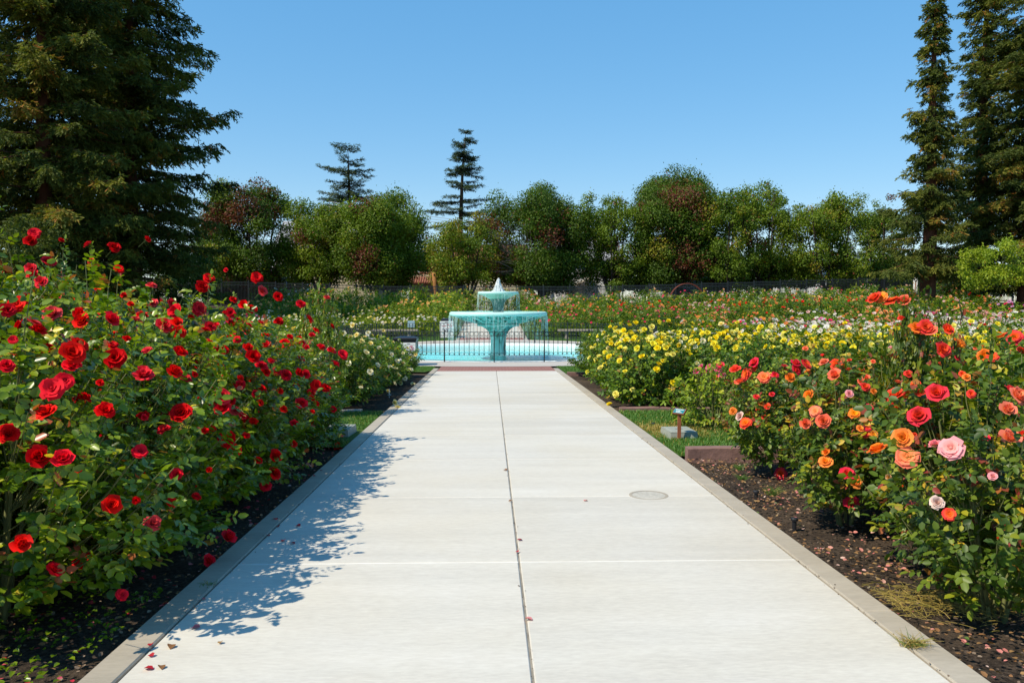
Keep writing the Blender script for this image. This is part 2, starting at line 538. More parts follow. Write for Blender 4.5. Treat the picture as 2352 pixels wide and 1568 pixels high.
def slab_mb(mb, x0, x1, y0, y1, top, bot, ch=0.006, mat=0):
    """a bevelled slab following the slope"""
    def zz(x, y, t):
        return float(g(x, y)) + t
    lo = [(x0, y0), (x1, y0), (x1, y1), (x0, y1)]
    hi = [(x0 + ch, y0 + ch), (x1 - ch, y0 + ch), (x1 - ch, y1 - ch), (x0 + ch, y1 - ch)]
    V = [(x, y, zz(x, y, bot)) for x, y in lo] + [(x, y, zz(x, y, top - ch)) for x, y in lo] + [(x, y, zz(x, y, top)) for x, y in hi]
    Fq = []
    for a in (0, 4):
        for i in range(4):
            j = (i + 1) % 4
            Fq.append([a + i, a + j, a + 4 + j, a + 4 + i])
    Fq.append([8, 9, 10, 11])
    mb.add(V, np.array(Fq), mat, SLABR.random())


XL, XC, XR = -1.638, 0.188, 2.014
JY = 1.905
walk = MB()
joints = [-8.0] + [k_ * JY - 0.575 for k_ in range(-3, 14) if -8 < k_ * JY - 0.575 < 24.0] + [24.2]
for a, b in zip(joints[:-1], joints[1:]):
    slab_mb(walk, XL, XC - 0.006, a + 0.006, b - 0.006, 0.010, -0.04)
    slab_mb(walk, XC + 0.006, XR, a + 0.006, b - 0.006, 0.010, -0.04)
struct(walk.build('walkway', M['concrete']))
jl = MB()
for a in joints[1:-1]:
    for u0, u1 in ((XL, XC - 0.007), (XC + 0.007, XR)):
        jl.box((u0, a - 0.0058, float(g(0, a)) - 0.02), (u1, a + 0.0058, float(g(0, a)) + 0.0075))
struct(jl.build('walkway_joint', M['joint_light']))
jd = MB()
for i in range(16):
    a, b = -8 + i * 2.0, -6 + i * 2.0
    b = min(b, 24.2)
    V = [(x, y, float(g(0, y)) + 0.002) for x, y in ((XC - 0.03, a), (XC + 0.03, a), (XC + 0.03, b), (XC - 0.03, b))]
    jd.add(V, np.array([[0, 1, 2, 3]]))
    for u in (XL, XR):
        V = [(x, y, float(g(0, y)) - 0.004) for x, y in ((u - 0.03, a), (u + 0.03, a), (u + 0.03, b), (u - 0.03, b))]
        jd.add(V, np.array([[0, 1, 2, 3]]))
struct(jd.build('walkway_joint', M['joint']))
for name_, x0, x1 in (('kerb', XL - 0.175, XL - 0.012), ('kerb', XR + 0.012, XR + 0.175)):
    kb = MB()
    yy = -8.0
    while yy < 24.1:
        y2 = min(yy + 3.05, 26.4)
        slab_mb(kb, x0, x1, yy + 0.003, y2 - 0.003, 0.014, -0.12, 0.008)
        yy += 3.05
    struct(kb.build(name_, M['kerb']))
sheet('brick_band', XL, XR, 24.21, 26.7, 0.008, M['brick'], 0.5)
sheet('brick_band', 0.1 - 1.83, 0.1 + 1.83, 44.3, 46.2, 0.008, M['brick'], 0.5)
sheet('far_path', 0.1 - 1.83, 0.1 + 1.83, 46.2, 62.5, 0.008, M['concrete'], 1.0)
for u0, u1 in ((-1.92, -1.735), (1.935, 2.12)):
    sheet('kerb', u0, u1, 44.4, 62.5, 0.012, M['kerb'], 1.0)


def annulus(name, r0, r1, dz, mat, n=96, rings=6, follow=True, z=None, clip=None):
    rr = np.linspace(r0, r1, rings)
    th = np.arange(n) * 2 * PI / n
    X = FX + rr[:, None] * np.cos(th)
    Y = FY + rr[:, None] * np.sin(th)
    Z = g(X, Y) + dz if follow else np.full(X.shape, z)
    i = np.arange(rings - 1)[:, None] * n
    j = np.arange(n)[None]
    k2 = (j + 1) % n
    Q = np.stack([i + j, i + n + j, i + n + k2, i + k2], -1).reshape(-1, 4)
    V = np.stack([X, Y, Z], -1).reshape(-1, 3)
    if clip is not None:
        c = V[Q].mean(1)
        Q = Q[clip(c[:, 0], c[:, 1])]
    return struct(MB().add(V, Q).build(name, mat, smooth=True))


annulus('ring_path', 6.86, 9.2, 0.016, M['ring'])
annulus('lawn', 9.2, 12.6, 0.002, M['lawn'], clip=lambda x, y: (y > 24.3) & ~((np.abs(x - 0.19) < 2.0) & (y < 30)) & ~((np.abs(x - 0.1) < 2.0) & (y > 40)))
sheet('lawn', -12, XL - 0.175, 10.0, 13.55, 0.002, M['lawn'], 0.5)
sheet('lawn', XR + 0.175, 14, 9.15, 13.6, 0.002, M['lawn'], 0.5)
sheet('lawn', -30, 34, 48, 71, -0.01, M['lawn'], 1.0, lambda x, y: np.abs(x - 0.1) > 2.1)

# ------------------------------------------------------------------ pool, fountain
POOLR = 6.6
pool = empty('pool', (FX, FY, -0.9), 'round turquoise pool with white inner wall around the fountain', 'pool')
mb = MB().lathe([(6.86, 0.39), (6.82, 0.405), (6.62, 0.405), (POOLR, 0.39), (POOLR, 0.02)], 96)
mb.build('rim', M['pool_wall'], pool, True)
MB().lathe([(POOLR + 0.02, 0.0), (0.02, 0.0)], 96).build('floor', M['pool_paint'], pool)
mb = MB().lathe([(POOLR - 0.003, 0.29), (5.0, 0.29), (3.0, 0.29), (1.0, 0.29), (0.3, 0.29)], 96)
mb.build('water', M['pool_water'], pool, True)

ft = empty('fountain', (FX, FY, -0.9), 'tiered turquoise fountain with two bowls and water jet in the pool', 'fountain')


def octo(th, z, r):
    e = np.cos(PI / 8) / np.cos((th + PI / 8) % (PI / 4) - PI / 8)
    w_ = np.clip((1.55 - r) / 0.9, 0, 1)
    return 1 + (e - 1) * w_


stem = [(0.42, 0.0), (0.385, 0.30), (0.37, 0.45), (0.365, 0.75), (0.375, 0.95), (0.41, 1.12), (0.48, 1.26), (0.60, 1.38), (0.74, 1.46), (0.84, 1.50)]
MB().lathe(stem, 64, fac=octo).build('stem', M['teal_moss'], ft)
MB().lathe([(0.84, 1.50), (0.97, 1.50), (0.99, 1.53), (0.99, 1.58), (0.96, 1.60), (0.84, 1.60)], 64, fac=octo).build('collar', M['teal'], ft)
bowl = [(0.90, 1.60), (1.10, 1.66), (1.50, 1.79), (1.85, 1.895), (2.02, 1.935), (2.04, 1.95)]
mb = MB().lathe(bowl, 96)
for i in range(24):                                   # ribs under the bowl
    a = i * PI / 12
    ca, sa = math.cos(a), math.sin(a)
    P_ = []
    for r_, z_, zz in ((0.97, 1.605, 1.64), (1.5, 1.735, 1.80), (1.98, 1.915, 1.94)):
        for w_ in (-0.045, 0.045):
            P_.append((r_ * ca - w_ * sa, r_ * sa + w_ * ca, z_))
            P_.append((r_ * ca - w_ * sa, r_ * sa + w_ * ca, zz))
    mb.add(P_, np.array([[0, 4, 6, 2], [4, 8, 10, 6], [0, 1, 5, 4], [4, 5, 9, 8], [2, 6, 7, 3], [6, 10, 11, 7], [8, 9, 11, 10]]))
lb = mb.build('lower_bowl', M['teal_moss'], ft, False)
MB().lathe([(2.04, 1.95), (2.165, 1.965), (2.18, 1.985), (2.18, 2.07), (2.155, 2.115), (2.10, 2.14), (2.02, 2.14), (1.99, 2.10), (1.6, 2.0), (0.3, 1.95)], 96).build('rim', M['teal_light'], lb, True)
MB().lathe([(2.05, 2.137), (0.15, 2.137)], 64).build('water', M['pool_water'], lb)
ustem = [(0.25, 1.96), (0.245, 2.25), (0.25, 2.40), (0.28, 2.52), (0.34, 2.63), (0.42, 2.71)]
MB().lathe(ustem, 48).build('upper_stem', mat_plain('teal_dark', (0.07, 0.16, 0.15), 0.3, 0.5, var=0.3, scale=4), ft, True)
ub = MB().lathe([(0.42, 2.71), (0.60, 2.80), (0.78, 2.885), (0.85, 2.91)], 64).build('upper_bowl', M['teal'], ft, True)
MB().lathe([(0.85, 2.91), (0.905, 2.92), (0.91, 2.94), (0.91, 2.99), (0.89, 3.02), (0.84, 3.03), (0.81, 3.0), (0.3, 2.95)], 64).build('rim', M['teal_light'], ub, True)
MB().lathe([(0.85, 3.026), (0.05, 3.026)], 48).build('water', M['pool_water'], ub)


def drops(mb, C, rad):
    """small octahedral water drops"""
    C = np.asarray(C, float)
    rad = np.broadcast_to(np.asarray(rad, float), (len(C),))
    T = np.array([[1, 0, 0], [-1, 0, 0], [0, 1, 0], [0, -1, 0], [0, 0, 1.7], [0, 0, -1.7]])
    Fo = np.array([[0, 2, 4], [2, 1, 4], [1, 3, 4], [3, 0, 4], [2, 0, 5], [1, 2, 5], [3, 1, 5], [0, 3, 5]])
    V = C[:, None] + rad[:, None, None] * T[None]
    mb.add(V.reshape(-1, 3), (Fo[None] + (np.arange(len(C)) * 6)[:, None, None]).reshape(-1, 3))


rg = np.random.default_rng(7)
jet = MB()
for i in range(330):
    a, r0 = rg.uniform(0, 2 * PI), 0.02 + 0.05 * rg.random()
    rout = r0 + abs(rg.normal(0, 0.125))
    top = 3.06 + 0.68 * max(0.06, 1 - rout / 0.34) * rg.uniform(.55, 1.0)
    t = np.linspace(0, 1, 9)
    hgt = top - 3.03
    zz = 3.03 + hgt * 4 * t * (1 - t) * np.where(t < 0.5, 1, 1)
    rr = r0 + (rout - r0) * t ** 1.3
    aa = a + rg.normal(0, 0.25) * t
    jet.tube(np.stack([rr * np.cos(aa), rr * np.sin(aa), zz], 1), 0.007 + 0.016 * rg.random() * (1 - 0.4 * t), 4, cap=False)
n = 500
a, r_ = rg.uniform(0, 2 * PI, n), np.abs(rg.normal(0, 0.10, n))
zt = 3.05 + rg.random(n) * 0.60 * np.exp(-r_ * 5.5)
drops(jet, np.stack([r_ * np.cos(a), r_ * np.sin(a), zt], 1), rg.uniform(0.004, 0.012, n))
jet.build('water_jet', M['foam'], ft, True)
for nm_, rr0, ztop, zbot, ns, nd, par in (('falling_water', 0.915, 2.93, 2.16, 170, 900, ub), ('falling_water', 2.185, 1.97, 0.31, 420, 2200, lb)):
    fw = MB()
    for i in range(ns):
        a = rg.uniform(0, 2 * PI)
        ln = (ztop - zbot) * rg.choice([0.08, 0.14, 0.22, 0.4, 1.0], p=[.35, .3, .2, .1, .05])
        s0 = ztop - (rg.random() ** 3) * (ztop - zbot - ln)
        zz = np.linspace(s0, s0 - ln, 5)
        rr = rr0 + 0.02 * rg.random() + 0.02 * (ztop - zz)
        fw.tube(np.stack([rr * np.cos(a), rr * np.sin(a), zz], 1), np.linspace(0.007, 0.003, 5) * rg.uniform(0.6, 1.2), 4, cap=False)
    a = rg.uniform(0, 2 * PI, nd)
    zz = ztop - (ztop - zbot) * rg.random(nd) ** 0.8
    rr = rr0 + rg.normal(0.02, 0.03, nd) + 0.03 * (ztop - zz)
    drops(fw, np.stack([rr * np.cos(a), rr * np.sin(a), zz], 1), rg.uniform(0.003, 0.0085, nd))
    fw.build(nm_, M['drip'], par, True)
sp = MB()                                             # splashes where the water lands
n = 900
a, r_ = rg.uniform(0, 2 * PI, n), rg.normal(2.2, 0.12, n)
drops(sp, np.stack([r_ * np.cos(a), r_ * np.sin(a), 0.30 + np.abs(rg.normal(0, 0.05, n))], 1), rg.uniform(0.004, 0.011, n))
n = 300
a, r_ = rg.uniform(0, 2 * PI, n), rg.normal(0.93, 0.08, n)
drops(sp, np.stack([r_ * np.cos(a), r_ * np.sin(a), 2.15 + np.abs(rg.normal(0, 0.03, n))], 1), rg.uniform(0.003, 0.008, n))
sp.build('splash', M['foam'], ft, True)

# pool fence
pf = empty('pool_fence', (FX, FY, -0.53), 'low black wrought iron fence with rings circling the pool', 'fence')
NP, FR = 24, 7.0
post_me = MB().box((-0.018, -0.018, 0), (0.018, 0.018, 1.15)).lathe([(0.02, 1.15), (0.024, 1.165), (0.0, 1.185)], 8).build('post', M['iron'], link=False)
a_half = PI / NP
span = 2 * FR * math.sin(a_half)
pan = MB()
for z_, h_ in ((1.115, 0.014), (0.965, 0.010), (0.265, 0.010), (0.075, 0.014)):
    pan.box((-span / 2, -0.008, z_ - h_ / 2), (span / 2, 0.008, z_ + h_ / 2))
NK = 10
stp = span / NK
for i in range(1, NK):
    x = -span / 2 + i * stp
    pan.box((x - 0.009, -0.009, 0.265), (x + 0.009, 0.009, 1.11))
for i in range(NK):
    x = -span / 2 + (i + .5) * stp
    t = np.linspace(0, 2 * PI, 17)
    pan.tube(np.stack([x + 0.068 * np.cos(t), 0 * t, 1.04 + 0.068 * np.sin(t)], 1), 0.006, 4, cap=False)
    t = np.linspace(0, PI, 9)
    pan.tube(np.stack([x + stp * 0.46 * np.cos(t), 0 * t, 0.272 + 0.088 * np.sin(t)], 1), 0.006, 4, cap=False)
pan_me = pan.build('panel', M['iron'], link=False)
A0 = -PI / 2 + math.asin(-0.22 / FR)
for i in range(NP):
    a = A0 + i * 2 * a_half
    put('post', post_me, pf, (FR * math.cos(a), FR * math.sin(a), 0), a)
    b = a + a_half
    rm = FR * math.cos(a_half)
    put('panel', pan_me, pf, (rm * math.cos(b), rm * math.sin(b), 0), b + PI / 2)

# perimeter fence
FENY = 72.0
pfx = empty('perimeter_fence', (0, FENY, 0.8), 'tall dark iron picket fence along the far edge of the garden', 'fence')
PS = 2.4
post_me = MB().box((-0.05, -0.05, -0.3), (0.05, 0.05, 2.45)).lathe([(0.05, 2.45), (0.05, 2.48), (0.0, 2.52)], 4).build('post', M['iron_blue'], link=False)
pan = MB()
for z_ in (0.2, 2.08, 2.32):
    pan.box((0.04, -0.02, z_ - 0.03), (PS - 0.04, 0.025, z_ + 0.03))
for i in range(1, 19):
    x = i * PS / 19
    pan.box((x - 0.016, -0.016, 0.08), (x + 0.016, 0.016, 2.42))
pan_me = pan.build('panel', M['iron_blue'], link=False)
for i in range(-18, 22):
    x = i * PS
    z_ = float(g(x, FENY)) - 0.8
    put('post', post_me, pfx, (x, 0, z_))
    put('panel', pan_me, pfx, (x, 0, (z_ + float(g(x + PS, FENY)) - 0.8) / 2))

# ------------------------------------------------------------------ foliage generators
LEAF_V = np.array([[0, 0, 0], [.52, 0, -.03], [1, 0, -.10], [.25, .27, .07], [.68, .25, .05], [.25, -.27, .07], [.68, -.25, .05]])
LEAF_F = [np.array([[0, 1, 4, 3], [0, 5, 6, 1]]), np.array([[1, 2, 4], [1, 6, 2]])]
LEAF2_V = np.array([[0, 0, 0], [.5, .30, .06], [1, 0, -.06], [.5, -.30, .06], [.5, 0, -.03]])
LEAF2_F = [np.array([[0, 4, 2, 1], [0, 3, 2, 4]])]
QUAD_V = np.array([[0, 0, 0], [.5, .3, 0], [1, 0, 0], [.5, -.3, 0]])
QUAD_F = [np.array([[0, 3, 2, 1]])]
NEED_V = np.array([[0, .06, 0], [0, -.06, 0], [.75, -.13, 0], [1, 0, 0], [.75, .13, 0]])
NEED_F = [np.array([[0, 1, 2, 4]]), np.array([[4, 2, 3]])]


def nrm(a):
    return a / (np.linalg.norm(a, axis=-1, keepdims=True) + 1e-9)


def inst(mb, TV, TF, P, D, N, S, tint, mat=0, W=None):
    """place copies of a small template: P base points, D length directions, N normals, S sizes"""
    D = nrm(D)
    N = nrm(N - (N * D).sum(-1, keepdims=True) * D)
    B = np.cross(N, D)
    n, kx = len(P), len(TV)
    S = np.broadcast_to(S, (n,))
    Wd = S if W is None else np.broadcast_to(W, (n,))
    V = P[:, None] + (S[:, None] * TV[None, :, 0])[..., None] * D[:, None] + (Wd[:, None] * TV[None, :, 1])[..., None] * B[:, None] + (S[:, None] * TV[None, :, 2])[..., None] * N[:, None]
    off = (np.arange(n) * kx)[:, None, None]
    Fs = [(f[None] + off).reshape(-1, f.shape[1]) for f in TF]
    tint = np.broadcast_to(tint, (n,))
    base = mb.n
    mb.V.append(V.reshape(-1, 3))
    mb.P.append(np.zeros(n * kx))
    for f, tf in zip(Fs, TF):
        mb.Fs.append(f + base)
        mb.M.append(np.full(len(f), mat, int))
        mb.T.append(np.repeat(tint, len(tf)))
    mb.n += n * kx


def prof(t, leg):
    """bush radius (fraction) at relative height t; leg: 0 full to the ground, 1 leggy"""
    t = np.asarray(t, float)
    low = np.clip((0.86 - 0.64 * leg) + (1.1 + 0.6 * leg) * t, 0, 1)
    tc = 0.42 + 0.1 * leg
    topf = np.sqrt(np.clip(1 - (np.clip(t - tc, 0, 1) / (1.0 - tc)) ** 2.2, 0, 1))
    return low * topf


def rose_bush_mesh(seed, H, Rb, leg, shoots, per, leaflets, leaf, tmpl, spread=0.10, stick=0.22, tmean=0.45, tsd=0.22, name='foliage', mat=None, tlow=0.12):
    r = np.random.default_rng(seed)
    mb, cn = MB(), MB()
    lump = r.normal(0, 1, (6, 2))

    def lumps(phi, t):
        v = 0
        for i in range(6):
            v = v + math.cos(0) * 0.055 * np.cos((i % 3 + 2) * phi + lump[i, 0] * 5 + (3 + i) * t * 2 + lump[i, 1])
        return 1 + v
    tmin = tlow + 0.22 * leg
    t = tmin + (1.0 - tmin) * r.random(shoots) ** 0.85
    phi = r.uniform(0, 2 * PI, shoots)
    rho = prof(np.minimum(t, 0.985), leg) * Rb * lumps(phi, t) * r.uniform(0.78, 1.06, shoots)
    tip = np.stack([rho * np.cos(phi), rho * np.sin(phi), t * H], 1)
    up = r.random(shoots) < 0.12
    tip[:, 2] += np.where(up, stick * r.random(shoots), 0)
    ln = r.uniform(0.30, 0.55, shoots) * (0.6 + 0.5 * H)
    base = np.stack([tip[:, 0] * 0.38, tip[:, 1] * 0.38, np.maximum(tip[:, 2] - ln, 0.06 * H + 0.02)], 1)
    ctrl = (tip + base) / 2 + np.stack([tip[:, 0] * .12, tip[:, 1] * .12, -0.05 * np.ones(shoots)], 1)
    # canes from the ground
    nc = 7
    cane_pts = []
    for i in range(nc):
        a = i * 2 * PI / nc + r.normal(0, .3)
        e = np.array([math.cos(a) * Rb * r.uniform(.3, .62), math.sin(a) * Rb * r.uniform(.3, .62), H * r.uniform(.6, .85)])
        b = np.array([math.cos(a) * 0.06, math.sin(a) * 0.06, -0.03])
        c = np.array([e[0] * .45, e[1] * .45, e[2] * .35])
        u = np.linspace(0, 1, 8)[:, None]
        pts = (1 - u) ** 2 * b + 2 * u * (1 - u) * c + u * u * e
        cn.tube(pts, np.linspace(0.015, 0.007, 8), 6, cap=False)
        cane_pts.append(pts)
    cp = np.concatenate(cane_pts)
    for i in range(0, shoots):
        d = np.linalg.norm(cp - base[i], axis=1) + np.where(cp[:, 2] > base[i, 2] + .05, .4, 0)
        o = cp[np.argmin(d)]
        u = np.linspace(0, 1, 6)[:, None]
        pts = (1 - u) ** 2 * o + 2 * u * (1 - u) * (base[i] * .6 + ctrl[i] * .4) + u * u * tip[i]
        cn.tube(pts, np.linspace(0.0055, 0.0028, 6), 4, cap=False)
    # compound leaves along the shoots
    u = np.linspace(0.18, 1.0, per)[None, :, None] + r.normal(0, .02, (shoots, per, 1))
    u = np.clip(u, 0, 1)
    Pt = (1 - u) ** 2 * base[:, None] + 2 * u * (1 - u) * ctrl[:, None] + u * u * tip[:, None]
    Tn = nrm(2 * (1 - u) * (ctrl - base)[:, None] + 2 * u * (tip - ctrl)[:, None])
    Pt, Tn = Pt.reshape(-1, 3), Tn.reshape(-1, 3)
    n = len(Pt)
    out = nrm(np.stack([Pt[:, 0], Pt[:, 1], np.full(n, 0.12)], 1))
    side = nrm(r.normal(0, 1, (n, 3)))
    rd = nrm(0.35 * Tn + 0.85 * side + 0.35 * out + np.array([0, 0, 0.05]))
    nm = nrm(np.array([0, 0, 0.7]) + 0.6 * out + r.normal(0, .38, (n, 3)))
    tn = np.clip(r.normal(tmean, tsd, n), 0, 0.88)
    new = (r.random(n) < (0.12 if leg > .6 else 0.05)) & (Pt[:, 2] > 0.5 * H)
    tn = np.where(new, r.uniform(0.88, 0.985, n), tn)
    dead = r.random(n) < 0.012
    tn = np.where(dead, 1.0, tn)
    bi = nrm(np.cross(nm, rd))
    L = leaf * r.uniform(.75, 1.2, n)
    spec = {5: [(1.55, 0, 1.1), (1.05, 1, .95), (1.05, -1, .95), (.45, 1, .75), (.45, -1, .75)], 3: [(1.0, 0, 1.1), (.5, 1, 1), (.5, -1, 1)], 1: [(0.3, 0, 1.25)]}[leaflets]
    for along, sd, sz in spec:
        p = Pt + rd * (along * L)[:, None]
        d = rd if sd == 0 else nrm(rd * .55 + bi * sd)
        d = nrm(d + r.normal(0, .12, (n, 3)) + np.array([0, 0, -.18]))
        nn = nrm(nm + r.normal(0, .16, (n, 3)))
        inst(mb, tmpl[0], tmpl[1], p, d, nn, L * sz * 1.0, np.clip(tn + r.normal(0, .06, n), 0, 1), 0, L * sz * 1.15)
    fo = mb.build(name, [mat or M['leaf_red']], smooth=True, link=False)
    ca = cn.build('canes', [M['cane']], smooth=True, link=False)
    return dict(fol=fo, can=ca, tips=tip, H=H, R=Rb, leg=leg)


L1, L2, L3 = (LEAF_V, LEAF_F), (LEAF2_V, LEAF2_F), (QUAD_V, QUAD_F)


# ------------------------------------------------------------------ roses
def rose_mesh(seed, rings, nv, nu, stem, petal_m):
    """rings: (petals, base angle from the axis, curl at the tip, length, width); radius about 1 when open"""
    r = np.random.default_rng(seed)
    mb = MB()
    for ri, (npet, th0, th1, Ln, Wd, cup) in enumerate(rings):
        ph0 = r.uniform(0, 2 * PI)
        for i in range(npet):
            ph = ph0 + i * 2 * PI / npet + r.normal(0, .12)
            L_, W_ = Ln * r.uniform(.88, 1.1), Wd * r.uniform(.9, 1.12)
            t0, t1 = th0 + r.normal(0, .08), th1 + r.normal(0, .2)
            v = np.linspace(0, 1, nv)
            ang = t0 + (t1 - t0) * v ** 1.6
            dr, dz = np.sin(ang), np.cos(ang)
            step = L_ / (nv - 1)
            rr = 0.05 + np.concatenate([[0], np.cumsum((dr[1:] + dr[:-1]) / 2 * step)])
            zz = np.concatenate([[0], np.cumsum((dz[1:] + dz[:-1]) / 2 * step)])
            uu = np.linspace(-1, 1, nu)
            wid = W_ * np.sqrt(np.clip(1 - (np.abs(v - 0.62) / 0.66) ** 2.3, 0.03, 1)) * np.where(v < .62, 0.35 + 0.65 * (v / .62), 1)
            Vv = []
            for a in range(nv):
                for b in range(nu):
                    s = uu[b] * wid[a]
                    inw = cup * (uu[b] ** 2) * wid[a] * 0.7
                    rad = rr[a] - inw * np.cos(ang[a] * .6)
                    z = zz[a] + inw * np.sin(ang[a]) * 0.8 + r.normal(0, .022) * v[a] - 0.06 * (abs(uu[b]) ** 2) * v[a]
                    Vv.append((rad * math.cos(ph) - s * math.sin(ph), rad * math.sin(ph) + s * math.cos(ph), z))
            I, J = np.meshgrid(np.arange(nv - 1), np.arange(nu - 1), indexing='ij')
            Q = np.stack([I * nu + J, I * nu + J + 1, (I + 1) * nu + J + 1, (I + 1) * nu + J], -1).reshape(-1, 4)
            pvv = np.repeat(v, nu) * (0.35 + 0.65 * ri / max(1, len(rings) - 1))
            mb.add(Vv, Q, 0, r.uniform(0, 1), pvv)
    mb.lathe([(.10, -.02), (.17, .12), (.15, .28), (.08, .37), (0.0, .39)], 7)
    mb.P[-1][:] = .25
    if stem > 0:
        u = np.linspace(0, 1, 4)
        mb.tube(np.stack([0.15 * u * u, 0.05 * u, -stem * u], 1), 0.045, 4, 1, cap=False)
        mb.lathe([(0.06, -0.16), (0.17, -0.06), (0.13, 0.04)], 8, mat=1)
        for i in range(5):
            a = i * 2 * PI / 5
            c_, s_ = math.cos(a), math.sin(a)
            mb.add([(0.1 * c_ - .09 * s_, .1 * s_ + .09 * c_, 0), (0.1 * c_ + .09 * s_, .1 * s_ - .09 * c_, 0), (0.55 * c_, 0.55 * s_, -0.12)], np.array([[0, 1, 2]]), 1)
    return mb.build('rose', [petal_m, M['stem']], smooth=True, link=False)


OPEN = [(3, .10, .15, .55, .26, .9), (4, .18, .35, .66, .36, .8), (5, .34, .75, .82, .46, .6), (6, .62, 1.25, .98, .52, .45), (7, .95, 1.75, 1.06, .56, .3)]
FULL = [(3, .05, .0, .62, .26, 1.0), (5, .15, .25, .78, .40, .9), (5, .30, .55, .90, .50, .7), (6, .52, 1.0, 1.02, .55, .5), (6, .85, 1.6, 1.08, .58, .35)]
FLAT = [(4, .45, .9, .5, .28, .6), (5, .70, 1.2, .75, .44, .4), (6, 1.0, 1.55, .98, .54, .25), (6, 1.25, 1.85, 1.05, .56, .15)]
HALF = [(3, .02, .0, .75, .26, 1.0), (4, .10, .10, .92, .40, 1.0), (5, .25, .55, 1.0, .50, .8), (4, .6, 1.5, 1.0, .5, .4)]
BUD = [(3, .0, -.05, .8, .2, 1.1), (4, .10, -.02, .85, .28, 1.1), (3, .25, .5, .7, .26, .9)]
LOW1 = [(3, .15, .3, .6, .42, .7), (5, .6, 1.1, .95, .62, .4), (5, 1.0, 1.6, 1.05, .66, .2)]
LOW2 = [(4, .5, .9, .8, .6, .5), (5, .95, 1.5, 1.05, .68, .2)]
LOW3 = [(3, .05, .05, .62, .40, .9), (4, .3, .6, .85, .56, .6), (5, .75, 1.3, 1.0, .64, .3)]
ROSES = {}
for pm in ('petal_red', 'petal_coral', 'petal_yellow', 'petal_pale'):
    ROSES[pm, 'hi'] = [rose_mesh(11 + i, rg_, 5, 5, 2.4, M[pm]) for i, rg_ in enumerate((OPEN, FULL, FLAT, OPEN, HALF, FULL))]
    ROSES[pm, 'bud'] = [rose_mesh(31, BUD, 4, 3, 2.0, M[pm])]
    ROSES[pm, 'mid'] = [rose_mesh(41 + i, rg_, 3, 3, 1.6, M[pm]) for i, rg_ in enumerate((LOW1, LOW3, LOW1, LOW3))]
    ROSES[pm, 'lo'] = [rose_mesh(51 + i, rg_, 2, 3, 0, M[pm]) for i, rg_ in enumerate(([(5, .9, 1.2, 1.0, .75, .3), (3, .2, .5, .7, .55, .6)], [(4, .8, 1.3, 1.05, .8, .3), (3, .3, .3, .7, .5, .6)]))]

PCOL = {
    'red': [(0.86, 0.004, 0.006), (0.88, 0.012, 0.008), (0.66, 0.003, 0.006), (0.86, 0.010, 0.028)],
    'redpink': [(0.84, 0.03, 0.05), (0.84, 0.07, 0.08), (0.80, 0.015, 0.03)],
    'c': [(0.88, 0.075, 0.045), (0.86, 0.06, 0.055)],
    'o': [(0.90, 0.21, 0.035), (0.90, 0.27, 0.06)],
    's': [(0.90, 0.17, 0.10), (0.90, 0.22, 0.14)],
    'h': [(0.84, 0.03, 0.09), (0.84, 0.04, 0.075)],
    'p': [(0.84, 0.26, 0.31), (0.84, 0.36, 0.40)],
    'w': [(0.82, 0.80, 0.76), (0.82, 0.77, 0.70)],
    'wp': [(0.80, 0.62, 0.55), (0.78, 0.56, 0.50)],
    'y': [(0.90, 0.72, 0.030), (0.90, 0.78, 0.07), (0.88, 0.80, 0.20)],
    'cr': [(0.84, 0.78, 0.48), (0.84, 0.80, 0.58), (0.85, 0.74, 0.36)],
    'yo': [(0.86, 0.52, 0.12), (0.86, 0.58, 0.22), (0.86, 0.50, 0.18)],
    'pe': [(0.84, 0.50, 0.32), (0.84, 0.42, 0.27), (0.84, 0.58, 0.40)],
    'dr': [(0.36, 0.006, 0.014), (0.50, 0.01, 0.02)],
    'pu': [(0.34, 0.05, 0.20), (0.42, 0.10, 0.28)],
    'li': [(0.62, 0.30, 0.55), (0.70, 0.18, 0.46)],
    'mg': [(0.72, 0.05, 0.24), (0.74, 0.12, 0.28)],
    'br': [(0.40, 0.22, 0.09), (0.50, 0.30, 0.16)],
    'lp': [(0.84, 0.62, 0.58), (0.84, 0.70, 0.66), (0.82, 0.52, 0.50)],
}
PM = {'br': 'petal_pale', 'red': 'petal_red', 'redpink': 'petal_red', 'c': 'petal_coral', 'o': 'petal_coral', 's': 'petal_coral', 'h': 'petal_coral', 'p': 'petal_coral', 'w': 'petal_pale', 'wp': 'petal_pale',
      'y': 'petal_yellow', 'cr': 'petal_pale', 'yo': 'petal_yellow', 'pe': 'petal_pale', 'dr': 'petal_red', 'pu': 'petal_red', 'li': 'petal_coral', 'mg': 'petal_coral', 'lp': 'petal_pale'}
rnd = random.Random(5)


def add_rose(root, loc, size, col, lod='hi', face=None, name='rose'):
    """size: radius in metres; face: direction the flower looks in"""
    me = rnd.choice(ROSES[PM[col], lod])
    c = rnd.choice(PCOL[col])
    kf = rnd.uniform(.88, 1.08)
    o = put(name, me, root, loc, None, size, tuple(min(.92, v * kf) for v in c))
    d = Vector(face if face is not None else (0, 0, 1)) + Vector((rnd.gauss(0, .22), rnd.gauss(0, .22), rnd.gauss(0, .15)))
    q = d.normalized().to_track_quat('Z', 'Y') @ Matrix.Rotation(rnd.uniform(0, 6.28), 3, 'Z').to_quaternion()
    o.rotation_euler = q.to_euler()
    return o


